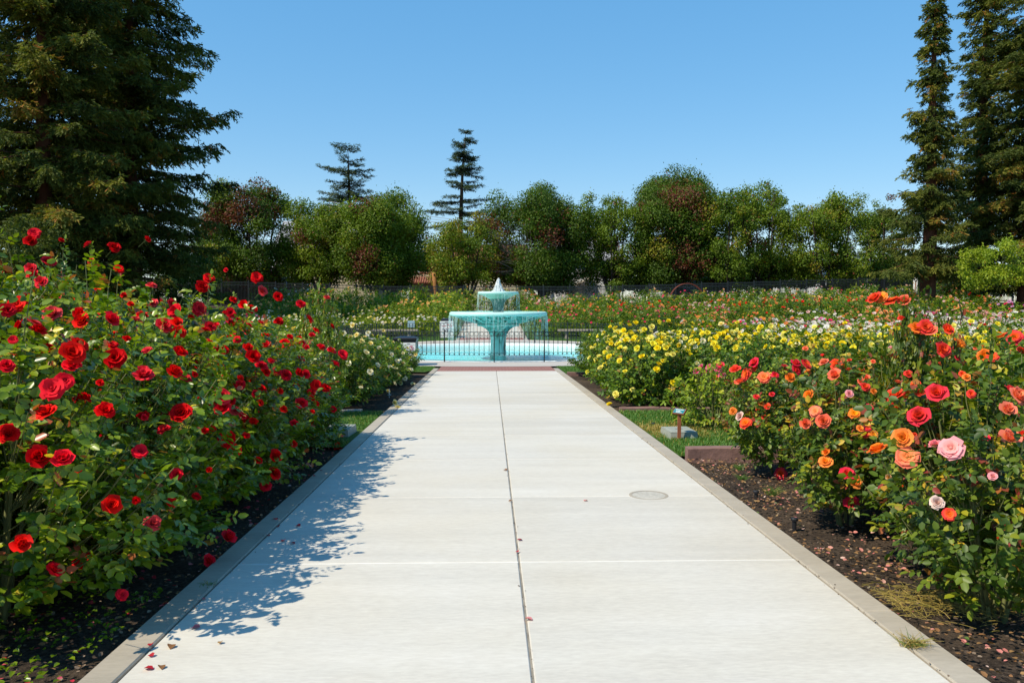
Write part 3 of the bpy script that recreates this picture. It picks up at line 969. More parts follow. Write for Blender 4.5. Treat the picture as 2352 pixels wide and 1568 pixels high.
PROT = {}
PROT['red'] = [rose_bush_mesh(100 + i, 1.85, 0.80, 0.0, 235, 9, 5, 0.058, L1, mat=M['leaf_red'], tmean=.46, stick=.5, tlow=.09) for i in range(4)]
PROT['coral'] = [rose_bush_mesh(120 + i, 1.30, 0.62, 0.95, 130, 9, 5, 0.058, L1, mat=M['leaf_coral'], tmean=.40, stick=.3) for i in range(4)]
PROT['yellow'] = [rose_bush_mesh(140 + i, 1.25, 0.80, 0.1, 190, 8, 3, 0.064, L1, mat=M['leaf_yellow'], tmean=.42) for i in range(3)]
PROT['lime'] = [rose_bush_mesh(160 + i, 1.05, 0.80, 0.2, 95, 7, 3, 0.062, L1, mat=M['leaf_lime'], tmean=.45) for i in range(2)]
PROT['rust'] = [rose_bush_mesh(170, 0.75, 0.6, 0.5, 70, 7, 3, 0.058, L1, mat=M['leaf_rust'], tmean=.5, tsd=.3)]
PROT['far'] = [rose_bush_mesh(180 + i, 1.35, 0.95, 0.15, 120, 6, 3, 0.088, L2, mat=M['leaf_lime'], tmean=.32) for i in range(3)]
PROT['fardark'] = [rose_bush_mesh(190 + i, 1.35, 0.95, 0.2, 120, 6, 3, 0.088, L2, mat=M['leaf_yellow'], tmean=.5) for i in range(3)]
BUSHES = []


def bush(kind, x, y, H, Rb, label, group=None, rot=None, var=None, name='rose_bush', tintc=None, canes=True):
    P = PROT[kind]
    p = P[var % len(P)] if var is not None else rnd.choice(P)
    root = empty(name, (x, y, float(g(x, y))), label, 'rose bush', group)
    rot = rnd.uniform(0, 6.28) if rot is None else rot
    s = (Rb / p['R'], Rb / p['R'], H / p['H'])
    tc = tintc or (rnd.uniform(.85, 1.15),) * 3
    put('foliage', p['fol'], root, None, rot, s, tc)
    if canes:
        put('canes', p['can'], root, None, rot, s)
    c_, s_ = math.cos(rot), math.sin(rot)
    T = p['tips'] * np.array([s[0], s[0], s[2]])
    T = np.stack([T[:, 0] * c_ - T[:, 1] * s_, T[:, 0] * s_ + T[:, 1] * c_, T[:, 2]], 1)
    b = dict(root=root, x=x, y=y, z=float(g(x, y)), H=H, R=Rb, leg=p['leg'], tips=T, kind=kind)
    BUSHES.append(b)
    return b


def tip_roses(b, n, cols, lod, size, top=0.0, face=0.0):
    """roses on the tips of the shoots; top: how high up they must sit; face: prefer the camera side"""
    T = b['tips']
    cc_ = [T[rnd.randrange(len(T))] for _ in range(4)]
    near_ = np.max([np.exp(-((T - c_) ** 2).sum(1) / .05) for c_ in cc_], axis=0)
    sc_ = np.array([rnd.random() for _ in T]) + .55 * near_ + top * T[:, 2] / b['H'] - face * T[:, 1] / b['R']
    for i in np.argsort(-sc_)[:n]:
        t = T[i]
        rr_ = max(1e-3, math.hypot(t[0], t[1]))
        f = (t[0] / rr_ * .5, t[1] / rr_ * .5 - .25, .75)
        off = 1.03
        add_rose(b['root'], (t[0] * off, t[1] * off, t[2] + size * 0.9), size * rnd.uniform(.7, 1.2), rnd.choice(cols), lod, f)


def hero(px, py, dia, col, pool_, lod='hi', back=0.0, zmin=2.4, zmax=30.0, face=None):
    """a rose seen at (px, py): it sits where the sight line meets the surface of a bush of that bed"""
    d = ray(px, py)
    Zs = np.arange(zmin, zmax, 0.04)
    P_ = np.array([0, 0, CAMZ]) + Zs[:, None] * d
    best = None
    for b in pool_:
        t = (P_[:, 2] - b['z']) / b['H']
        rad = prof(np.clip(t, 0.02, .985), b['leg']) * b['R'] * 1.02
        dist = np.hypot(P_[:, 0] - b['x'], P_[:, 1] - b['y']) - rad + np.clip(t - 1, 0, 9) * b['H'] + np.clip(-t, 0, 9) * 3
        hit = np.where(dist < 0)[0]
        if len(hit):
            cand = (0, Zs[hit[0]], b, P_[hit[0]])
        else:
            i = int(np.argmin(dist))
            cand = (dist[i], Zs[i], b, P_[i])
        if best is None or (cand[0], cand[1]) < (best[0], best[1]):
            best = cand
    _, Z, b, p = best
    sz = dia / 2.0 * Z / F * (0.87 if lod == 'hi' else 1.15)
    sz = min(max(sz, 0.014), 0.062)
    p = p - d / np.linalg.norm(d) * (0.05 + 0.8 * sz)
    loc = p - np.array([b['x'], b['y'], b['z']])
    o = np.array([loc[0], loc[1], 0]) / max(.05, math.hypot(loc[0], loc[1]))
    f = face or (o[0] * .5, o[1] * .5 - .35, .55)
    return add_rose(b['root'], tuple(loc), sz, col, lod, f)


ORD = ['first', 'second', 'third', 'fourth', 'fifth', 'sixth', 'seventh', 'eighth', 'ninth', 'tenth', 'eleventh', 'twelfth', 'thirteenth']

# --- red bushes along the left kerb
redbeds = []
for i, y in enumerate(np.arange(4.30, 10.0, 0.93)):
    H = [1.56, 1.60, 1.60, 1.60, 1.55, 1.48, 1.36][i]
    redbeds.append(bush('red', -2.68 + rnd.uniform(-.05, .05), y, H, 0.84, f'leafy red rose bush beside the left kerb, {ORD[i]} from the camera', 'red rose bushes by the left kerb', var=i))
for i, y in enumerate(np.arange(4.6, 9.9, 1.15)):
    redbeds.append(bush('red', -3.95 + rnd.uniform(-.1, .1), y, 2.12 - .09 * i, 0.9, f'tall red rose bush in the second left row, {ORD[i]} from the camera', 'red rose bushes behind the kerb row', var=i + 2))
for i, y in enumerate((7.2, 8.5, 9.8)):
    redbeds.append(bush('red', -5.3, y, 2.05, 0.9, f'red rose bush deepest in the left bed, {ORD[i]} from the camera', 'red rose bushes deep in the left bed', var=i + 1))
RED = """80,536,26 70,556,30 110,606,48 72,618,28p 97,650,32p 260,570,42 335,552,22 140,553,14 40,700,40 15,713,35 122,725,44p 190,740,40 85,763,40 350,698,52p 392,698,46p
405,715,42 458,710,32p 480,640,26 462,660,38 590,638,34 600,670,28p 638,682,28 520,622,14 250,738,50 375,750,42p 410,765,36 162,814,64 263,824,64 408,816,46 508,808,42 330,869,56p
395,858,46 15,845,38 120,893,54p 148,875,40 110,950,46 240,947,46 20,1000,50 87,1053,68 418,952,52 508,912,42p 512,940,48 520,1010,42 535,1035,36 690,928,36 630,1048,34 628,1088,40
610,1115,26 670,1022,26 675,975,24 555,958,26 580,820,36 568,800,28 528,720,26 577,713,26 710,733,32 735,800,34 760,808,28 788,814,30 725,885,36 745,893,26 768,838,36 655,862,30
685,857,24 600,843,30 620,830,20 725,760,18 535,690,20 575,745,16 655,790,26 665,775,16 258,1160,46 348,1204,42p 395,1155,28 50,1252,56 520,1238,50 477,1290,34 280,1365,28 405,1090,30
450,1140,22 480,1080,18 312,1150,20 597,925,18 290,780,22 565,1000,18 60,680,16 210,600,18 300,700,16 445,860,18 550,870,20 470,760,20 640,740,24 690,700,22 700,860,24 230,880,18 30,780,20
560,700,26 610,790,24 330,960,18 180,1080,16 640,900,22 585,905,22 760,750,16 650,940,20 470,990,18 700,800,22 545,780,18"""
for w_ in RED.split():
    c_ = 'red'
    if w_.endswith('p'):
        c_, w_ = 'redpink', w_[:-1]
    x, y, dd = map(float, w_.split(','))
    hero(x, y, dd * 1.08, c_, redbeds, zmax=11)
for b in redbeds:
    tip_roses(b, 34, ['red', 'red', 'red', 'redpink'], 'hi', 0.042, 0.35, .45)
    for _ in range(7):
        t = b['tips'][rnd.randrange(len(b['tips']))]
        add_rose(b['root'], (t[0] * 1.04, t[1] * 1.04, t[2] + .02), 0.018, 'red', 'bud', (t[0], t[1], 1.4), 'rosebud')
    for _ in range(2):
        t = b['tips'][rnd.randrange(len(b['tips']))]
        add_rose(b['root'], (t[0] * 1.04, t[1] * 1.04, t[2]), 0.02, 'br', 'mid', (t[0], t[1], .2), 'spent_rose')
# the two roses that stand over the edge of the left bed
b = bush('red', -2.45, 10.35, 1.05, 0.55, 'small red rose bush at the end of the left bed beside the lawn strip', None, var=1)
for x, y, dd in ((777, 1027, 24), (765, 940, 18), (750, 905, 20)):
    hero(x, y, dd, 'red', [b], zmax=11)
b = bush('red', -2.75, 13.0, 1.95, 0.42, 'tall thin red rose bush rising behind the left kerb row', None, var=2)
hero(750, 686, 20, 'redpink', [b], zmin=11, zmax=15)
hero(757, 670, 10, 'red', [b], 'bud', zmin=11, zmax=15)

# --- cream bed on the left
cream = []
for i, y in enumerate(np.arange(14.6, 22.8, 1.3)):
    cream.append(bush('yellow', -2.86 + rnd.uniform(-.06, .06), y, 1.30 - .065 * i, 0.84, f'cream rose bush along the left kerb beyond the lawn strip, {ORD[i]} from the lawn', 'cream rose bushes along the kerb'))
for i, y in enumerate(np.arange(14.8, 23.5, 1.6)):
    cream.append(bush('yellow', -4.35 + rnd.uniform(-.1, .1), y, 1.36 - .06 * i, 0.95, f'cream rose bush in the second left cream row, {ORD[i]} from the lawn', 'cream rose bushes in the second row'))
CREAM = """898,815,20 912,830,22 925,812,18 870,800,18 850,790,18 830,785,16 908,848,24 915,862,24 930,870,20 905,882,20 938,850,18 895,845,16 850,855,18 920,880,16 905,925,20 913,938,20
820,770,16 845,765,14 790,765,14 805,775,16 770,770,14 880,760,12 865,840,18 840,810,16 800,835,16 935,800,14 955,815,18 943,850,16 890,900,14 812,748,14 740,745,16 720,740,14 733,720,12 700,775,14 948,883,16 925,835,16"""
for w_ in CREAM.split():
    x, y, dd = map(float, w_.split(','))
    hero(x, y, dd, 'cr', cream, 'mid', zmin=11, zmax=26)
for b in cream:
    tip_roses(b, 7, ['cr', 'cr', 'w'], 'mid', 0.042, 0.5, .2)

# --- coral bed on the right
coral = []
CORAL = [(2.72, 4.15, 1.0, .50), (2.98, 4.85, 1.22, .62), (2.80, 6.15, 1.10, .52), (3.0, 8.2, 1.02, .50), (3.65, 5.35, 1.30, .62), (3.45, 6.9, 1.25, .62), (3.72, 8.1, 1.12, .66), (4.5, 6.6, 1.35, .66), (4.6, 7.9, 1.25, .7), (5.5, 8.3, 1.3, .7), (3.35, 6.1, 1.72, .30)]
for i, (x, y, H, Rb) in enumerate(CORAL):
    lb_ = ['sparse coral rose bush at the right picture edge nearest the camera', 'leggy coral rose bush with bare canes over the bark mulch near the kerb', 'orange and hot pink rose bush beside the kerb with canes in dry leaves', 'coral rose bush beside the pink timber edging of the lawn',
           'dense salmon rose bush behind the leggy bush at the right picture edge', 'coral and orange rose bush in the middle of the right bed', 'salmon rose bush in front of the yellow roses near the timber edging', 'tall coral rose bush at the right picture edge',
           'coral rose bush in the back row of the right bed', 'coral rose bush farthest right in the back row of the right bed', 'tallest coral rose shoot standing above the right bed with four blooms on top'][i]
    coral.append(bush('coral', x, y, H, Rb, lb_, 'coral rose bushes in the right bed', var=i))
COR = """2012,690,50c 2025,684,30o 2050,692,42c 2080,696,44s 2105,757,40o 2125,752,36c 2135,765,42s 2172,760,36c 2160,805,46c 2198,796,42o 2260,818,32o 2330,775,52h 2300,775,28o 1735,836,34h
1715,858,46c 1690,852,30c 1755,867,32s 1700,880,28s 1825,838,32h 1825,850,40h 1922,838,32c 1920,865,40s 1855,860,26o 1815,868,24o 1858,907,26o 1962,950,26o 2060,912,56c 2152,907,60h 2113,958,58h
2075,1007,48o 2020,1040,50o 2083,1050,56s 2150,1027,38p 2185,1030,54p 2315,1013,60s 2330,912,50s 2310,945,48s 1890,968,36s 1848,973,32s 1873,945,28s 1945,1092,38h 1962,1109,40o 1955,1157,38h
1897,1062,34o 1900,1040,24o 2152,1155,34W 2180,1180,30c 1793,1087,28h 1702,957,24W 1685,945,20o 1713,972,28c 1990,870,22s 2085,860,20c 1985,890,26c 2280,1095,22p 1740,845,30c 1850,836,28h 1895,835,26s
2060,880,20s 2230,905,22c 2220,868,20o 1950,905,20p 2100,1000,16c 2300,1200,18c 2345,905,30o 2345,1000,30c 1780,862,18h 1800,845,20h 2245,800,20s 2280,820,26c 2210,860,18c 1975,985,20o 2005,900,18o"""
for w_ in COR.split():
    c_ = {'W': 'wp'}.get(w_[-1], w_[-1])
    x, y, dd = map(float, w_[:-1].split(','))
    hero(x, y, dd * 1.08, c_, coral, zmax=10)
for b in coral:
    tip_roses(b, 11, ['c', 's', 'o', 'c', 'h'], 'hi', 0.029, 0.5, .3)
    for _ in range(4):
        t = b['tips'][rnd.randrange(len(b['tips']))]
        add_rose(b['root'], (t[0] * 1.04, t[1] * 1.04, t[2] + .02), 0.016, 'c', 'bud', (t[0], t[1], 1.4), 'rosebud')
    for _ in range(2):
        t = b['tips'][rnd.randrange(len(b['tips']))]
        add_rose(b['root'], (t[0] * 1.04, t[1] * 1.04, t[2]), 0.02, 'br', 'mid', (t[0], t[1], .2), 'spent_rose')
lime1 = bush('lime', 3.25, 11.5, 0.95, 0.62, 'low yellow green bush without blooms behind the right plant sign', None, name='rose_bush')
bush('rust', 3.55, 10.6, 0.62, 0.55, 'low bush with rusty red young leaves beside the right valve box', None)
mini = bush('yellow', 4.0, 12.2, 1.22, 0.62, 'small flowered hot pink rose bush between the coral and yellow roses', None)
for x, y, dd in ((1630, 845, 26), (1655, 840, 24), (1620, 860, 20), (1645, 870, 20), (1600, 855, 18), (1640, 852, 26), (1660, 862, 22), (1612, 845, 20), (1665, 880, 16), (1650, 848, 24)):
    hero(x, y, dd, 'h' if x % 2 else 'mg', [mini], 'mid', zmin=9, zmax=14)
for i, (x, y) in enumerate(((5.2, 10.2), (6.0, 11.6), (6.9, 10.4), (5.0, 12.0), (7.6, 12.0), (8.4, 11.0))):
    b = bush('coral', x, y, 1.2, .72, f'mixed pink rose bush between coral and yellow beds, {ORD[i]} from the walkway', 'mixed rose bushes by the right picture edge')
    tip_roses(b, 8, ['c', 's', 'h', 'p', 'o'], 'mid', 0.045, .6, .3)

# --- yellow bed on the right
yellow = []
for r_, y in enumerate((14.55, 15.9, 17.3)):
    for i, x in enumerate(np.arange(3.08, 11.6, 1.2)):
        if x / y > 0.72:
            continue
        b = bush('yellow', x + rnd.uniform(-.1, .1), y + rnd.uniform(-.12, .12), 1.30 - .012 * x + .02 * r_, .88, f'yellow rose bush in the {ORD[r_]} row behind the right lawn, {ORD[i]} from the walkway', 'yellow rose bushes in the right bed')
        yellow.append(b)
        tip_roses(b, 34 if r_ == 0 else 44, ['y', 'y', 'y', 'y', 'y', 'cr'], 'mid', 0.055, 1.5, .3)
for i, y in enumerate((18.7, 20.1, 21.4, 22.5)):
    b = bush('yellow', 3.12 + rnd.uniform(-.05, .1), y, 1.28, .80, f'yellow rose bush beside the right kerb, {ORD[i]} behind the yellow rows', 'yellow rose bushes by the right kerb')
    yellow.append(b)
    tip_roses(b, 14, ['y', 'y', 'cr'], 'mid', 0.044, .7, .35)
YEL = """1375,772,20 1388,765,26 1412,755,24 1420,762,26 1445,748,22 1460,742,24 1480,758,22 1497,752,24 1512,740,22 1535,738,24 1360,800,18 1380,845,26 1425,830,24 1350,855,18 1415,905,24 1400,930,20
1418,912,22 1405,790,26 1425,800,22 1440,780,22 1500,790,26 1510,800,22 1465,800,20 1545,815,20 1560,765,20 1590,775,18 1625,765,22 1640,790,20 1660,768,24 1680,765,22 1700,775,20 1745,755,22 1770,750,24
1785,748,20 1800,770,24 1830,780,20 1850,765,22 1880,775,22 1895,770,24 1910,780,24 1935,790,20 1950,770,20 1975,765,24 1990,775,22 1900,790,22 1925,770,22 1545,880,22 1760,798,16 1720,790,20 1690,800,16
2190,748,18 2155,770,20 2290,745,20 2230,740,18 2280,760,18 2305,800,20 2030,795,20 2045,825,18 1960,800,20 1870,800,18 1400,820,20 1372,830,16 1475,820,14 1530,800,18"""
for w_ in YEL.split():
    x, y, dd = map(float, w_.split(','))
    hero(x, y, dd * 1.05, 'y', yellow, 'mid', zmin=12, zmax=26)

# --- white, red and mixed beds farther off: rose bushes of one kind per block
def block(kind, xs_, ys_, H, Rb, cols, n, label, group, lod, size, jit=.25, top=.7, face=.25, p=1.0, tintc=None):
    for y in ys_:
        for x in xs_:
            xx, yy = x + rnd.uniform(-jit, jit), y + rnd.uniform(-jit, jit)
            if rnd.random() > p or abs(xx - .1) < 2.9 or not -0.64 < xx / yy < 0.70 or math.hypot(xx - FX, yy - FY) < 11.2:
                continue
            b = bush(kind, xx, yy, H * rnd.uniform(.88, 1.1), Rb * rnd.uniform(.92, 1.1), label, group, canes=False, tintc=tintc)
            cs = cols if isinstance(cols[0], str) else rnd.choice(cols)
            tip_roses(b, int(n * rnd.uniform(.6, 1.3)), cs, lod, size, top, face)


AR = np.arange
block('lime', AR(5.2, 15, 1.5), (19.2, 20.8, 22.4), 1.22, .95, ['w', 'w', 'w', 'cr'], 40, 'white rose bush behind the right yellow roses', 'white rose bushes behind the yellow bed', 'lo', .062)
block('fardark', AR(9.4, 20, 1.7), (24.5, 26.2), 1.25, 1.0, [['dr', 'dr', 'red'], ['dr'], ['w', 'dr'], ['red']], 22, 'dark red rose bush behind the white roses on the right', 'dark red rose bushes on the right', 'lo', .055, p=.95)
block('far', AR(12.5, 24, 1.8), (28.2, 30.4), 1.3, 1.1, [['w'], ['w', 'lp'], ['w']], 66, 'white rose bush in the wide white bed far right', 'white rose bushes far right', 'lo', .085)
block('far', AR(12.2, 32, 2.1), (33.5, 37.0), 1.35, 1.2, [['pe'], ['w', 'pe'], ['pe', 'lp'], ['li', 'mg', 'w']], 44, 'peach and white rose bush beyond the wide white bed', 'peach rose bushes on the far right', 'lo', .085)
block('fardark', AR(3.6, 16, 2.1), (47.2, 49.8), 1.45, 1.25, [['mg', 'pe'], ['pe'], ['dr', 'mg'], ['pe', 'lp'], ['mg']], 17, 'mixed pink rose bush on the right behind the pool lawn', 'pink rose bushes behind the pool lawn', 'lo', .07)
block('fardark', AR(3.8, 36, 2.7), (53.0, 57.0), 1.55, 1.5, [['pe', 'lp'], ['red', 'pe'], ['mg', 'lp'], ['pe'], ['lp']], 20, 'pale peach rose bush in the far right garden', 'peach rose bushes in the far garden', 'lo', .09)
block('far', AR(12, 40, 2.8), (43.0,), 1.5, 1.4, [['pe'], ['pe', 'yo'], ['w', 'lp'], ['mg', 'li']], 34, 'peach rose bush on the rise beyond the right beds', 'peach rose bushes on the rise', 'lo', .09)
block('fardark', AR(3.8, 40, 3.2), (63.0, 68.0), 1.8, 1.8, [['lp', 'mg'], ['lp', 'pe'], ['mg', 'lp'], ['pe', 'lp']], 14, 'pale pink rose bush in front of the far iron fence on the right', 'pale pink rose bushes by the fence', 'lo', .078)
block('lime', AR(-13.5, -2.8, 1.9), (47.5, 49.2), 1.1, 1.15, ['w', 'w', 'cr'], 22, 'low lime green white rose bush on the left behind the pool', 'white rose bushes behind the pool', 'lo', .075)
block('far', AR(-14.5, -2.8, 2.2), (52.0, 55.0), 1.7, 1.4, [['yo'], ['yo', 'y'], ['yo', 'pe']], 18, 'apricot yellow rose bush on the left beyond the pool', 'apricot rose bushes beyond the pool', 'lo', .09)
block('far', AR(-13.5, -3, 2.5), (59.0, 63.5), 2.2, 1.6, [['yo'], ['y', 'yo'], ['yo']], 18, 'tall apricot rose bush near the far fence on the left', 'tall apricot rose bushes near the fence', 'lo', .085)
block('fardark', AR(-18, -6.5, 1.7), (31.5, 34.5), 1.2, 1.1, [['pu', 'li'], ['w'], ['y', 'cr'], ['pe', 'pu'], ['w']], 22, 'low mixed rose bush left of the pool', 'mixed rose bushes left of the pool', 'lo', .06)
block('fardark', AR(-24, -8.5, 2.2), (39.0, 43.0), 1.3, 1.3, [['pu', 'mg'], ['w', 'cr'], ['y'], ['w']], 22, 'purple and white rose bush on the far left', 'purple and white rose bushes on the far left', 'lo', .068)
for i, x in enumerate((-18.5, -16.6, -14.8)):
    b = bush('fardark', x, 66, 2.1, 1.3, 'dark green white rose bush in front of the timbered house', 'white rose bushes before the timbered house', canes=False)
    tip_roses(b, 6, ['w'], 'lo', .085, 1.0, .3)

for i, (x, y, c_) in enumerate(((-2.2, 66.0, 'yo'), (-.4, 65.2, 'pe'), (1.4, 65.6, 'lp'), (3.0, 66.4, 'pe'))):
    b = bush('fardark', x, y, 2.2, 1.35, f'{["apricot", "peach", "pale pink", "salmon peach"][i]} rose bush closing the far end of the path behind the fountain', None, canes=False)
    tip_roses(b, 10, [c_], 'lo', .08, .7, .3)

# ------------------------------------------------------------------ conifers
def conifer(name, loc, label, H, prof_pts, nb, seed, mat, bark, rt=0.45, h0=0.02, droop=0.30, hang=0.7, group=None, flat=False, lean=0.0, dens=1.0, spray=0.30, thin=1.0, kq=7):
    """prof_pts: (relative height, branch reach in metres)"""
    r = np.random.default_rng(seed)
    root = empty(name, loc, label, 'tree', group)
    tr = MB()
    z = np.linspace(0, 1, 14)
    bend = lean * z ** 3
    cx = bend + 0.06 * np.sin(z * 9 + seed)
    cy = 0.06 * np.cos(z * 7 + seed)
    radt = rt * ((1 - z) ** 0.8 + 0.35 * np.exp(-z * 30)) + 0.02
    tr.tube(np.stack([cx, cy, z * H - 0.3], 1), radt, 12)
    br, fo = tr, MB()
    hp, rp = np.array([p[0] for p in prof_pts]), np.array([p[1] for p in prof_pts])
    hh = np.sort(h0 + (0.99 - h0) * r.random(nb) ** 0.92)
    for i, h in enumerate(hh):
        if flat:
            h = round(h * 13) / 13 + r.normal(0, .011)
            h = min(h, .985)
        L = np.interp(h, hp, rp) * (r.uniform(.42, 1.18) if flat else (r.uniform(.45, 1.05) if r.random() > .10 else r.uniform(1.05, 1.25)))
        az = i * 2.39996 + r.normal(0, .35)
        dx, dy = math.cos(az), math.sin(az)
        ns = max(4, int(L / 0.22))
        t = np.linspace(0, 1, ns)
        s0 = r.normal(0.05, .12) + (0.25 if h > .85 else 0)
        zz = h * H + L * (s0 * t - droop * t ** 2 + (droop * 0.62) * t ** 4)
        ox, oy = np.interp(h, z, cx), np.interp(h, z, cy)
        wob = r.normal(0, .25)
        px_, py_ = ox + L * t * dx - wob * t * t * dy * .5, oy + L * t * dy + wob * t * t * dx * .5
        pts = np.stack([px_, py_, zz], 1)
        br.tube(pts, np.linspace(0.022 + 0.008 * L, 0.008, ns), 4, cap=False)
        per = max(1, int(round(2.0 * dens)))
        sel = t > 0.10 if flat else t > 0.08
        Q = np.repeat(pts[sel], per * 2, 0)
        tq = np.repeat(t[sel], per * 2)
        m = len(Q)
        if m == 0:
            continue
        Q = Q + r.normal(0, .09, (m, 3))
        sgn = np.tile([1, -1], m // 2)
        out = np.array([dx, dy, 0])
        sd = np.array([-dy, dx, 0])
        l2 = (0.30 + 0.75 * (1 - np.abs(tq - .45) * 1.1)) * min(1.0, 0.35 + L / 4.0) * r.uniform(.5, 1.15, m) * thin
        dirs = nrm(out[None] * r.uniform(.2, .8, (m, 1)) + sd[None] * (sgn * r.uniform(.3, .9, m))[:, None] + np.array([0, 0, -1.0])[None] * (hang * r.uniform(.3, 1.3, (m, 1))))
        tb = np.clip(r.normal(.42, .2) + r.normal(0, .13, m), 0, .93)
        tb = np.where(r.random(m) < .02, 1.0, tb)
        for q in range(kq):
            f = (q + .5) / kq
            C = Q + dirs * (l2 * f)[:, None] + np.array([0, 0, -.10]) * (l2 * f * f * hang)[:, None]
            for sg in (1, -1):
                dd = nrm(dirs + r.normal(0, .38, (m, 3)) + np.cross(dirs, np.array([0, 0, 1.0])) * sg * .65)
                nn = nrm(np.array([0, 0, 1.0]) * (1.0 if flat else .55) + r.normal(0, .5, (m, 3)) * (.3 if flat else 1))
                inst(fo, NEED_V, NEED_F, C, dd, nn, spray * r.uniform(.6, 1.1, m), np.clip(tb + r.normal(0, .06, m), 0, 1))
    cr = fo.build('crown', [mat], root)
    br.build('trunk', bark, root, True)
    return root


def gz(px, Y):
    x = (px - 1126) * Y / F
    return (x, Y, float(g(x, Y)))


PL = [(0, 5.0), (.12, 5.6), (.3, 5.4), (.5, 4.9), (.7, 3.9), (.85, 2.4), (.95, 1.0), (1, .2)]
conifer('redwood_tree', gz(322, 52), 'tall dark redwood with long drooping branches at the right side of the left grove', 27.5, [(a, b_ * 1.13) for a, b_ in PL], 235, 1, M['needle'], M['redwood_bark'], .45, droop=.26)
conifer('redwood_tree', gz(128, 46), 'tall olive green redwood with visible brown trunk at the left', 29.0, PL, 235, 2, M['needle'], M['redwood_bark'], .5, droop=.24)
conifer('redwood_tree', gz(-70, 50), 'redwood cut by the left picture edge', 29.0, PL, 190, 3, M['needle'], M['redwood_bark'], .5)
conifer('redwood_tree', gz(222, 60), 'dark redwood standing behind and between the two left redwoods', 30.0, PL, 200, 4, M['needle'], M['redwood_bark'], .5)
PR = [(0, 4.4), (.15, 4.9), (.28, 4.0), (.38, 2.6), (.5, 1.9), (.7, 1.35), (.85, 1.05), (.95, .75), (1, .3)]
conifer('redwood_tree', gz(2145, 58), 'slender redwood with bare reddish trunk base at the right', 23.4, [(a, b_ * .92) for a, b_ in PR], 195, 5, M['needle'], M['redwood_bark'], .55, h0=.13, droop=.2, hang=.7, spray=.29)
conifer('redwood_tree', gz(2265, 64), 'second redwood from the right picture edge behind the yellow green shrub', 31.0, [(0, 4.2), (.2, 4.2), (.4, 3.0), (.6, 2.3), (.8, 1.7), (1, .3)], 225, 6, M['needle'], M['redwood_bark'], .5, h0=.05, hang=.6)
conifer('redwood_tree', gz(2375, 60), 'dark redwood cut by the right picture edge', 31.0, [(0, 4.4), (.3, 4.4), (.6, 3.5), (.85, 2.4), (1, .3)], 240, 7, M['needle'], M['redwood_bark'], .5, h0=.05, hang=.6)
conifer('cedar_tree', gz(806, 112), 'flat topped cedar with tiered branches rising behind the left green tree', 21.9, [(.3, 7), (.62, 5.0), (.72, 3.0), (.85, 3.5), (.95, 2.4), (1, 1.6)], 90, 8, M['cedar'], M['bark'], .5, h0=.35, droop=.06, hang=.12, flat=True, spray=.42, dens=1.0, kq=4)
conifer('cedar_tree', gz(1056, 112), 'tall cedar with a leaning tip rising behind the orange tree', 24.8, [(.3, 4.6), (.55, 4.4), (.7, 3.0), (.8, 2.4), (.9, 1.5), (1, .6)], 95, 9, M['cedar'], M['bark'], .5, h0=.35, droop=.10, hang=.16, flat=True, lean=1.0, spray=.42, dens=1.0, kq=4)


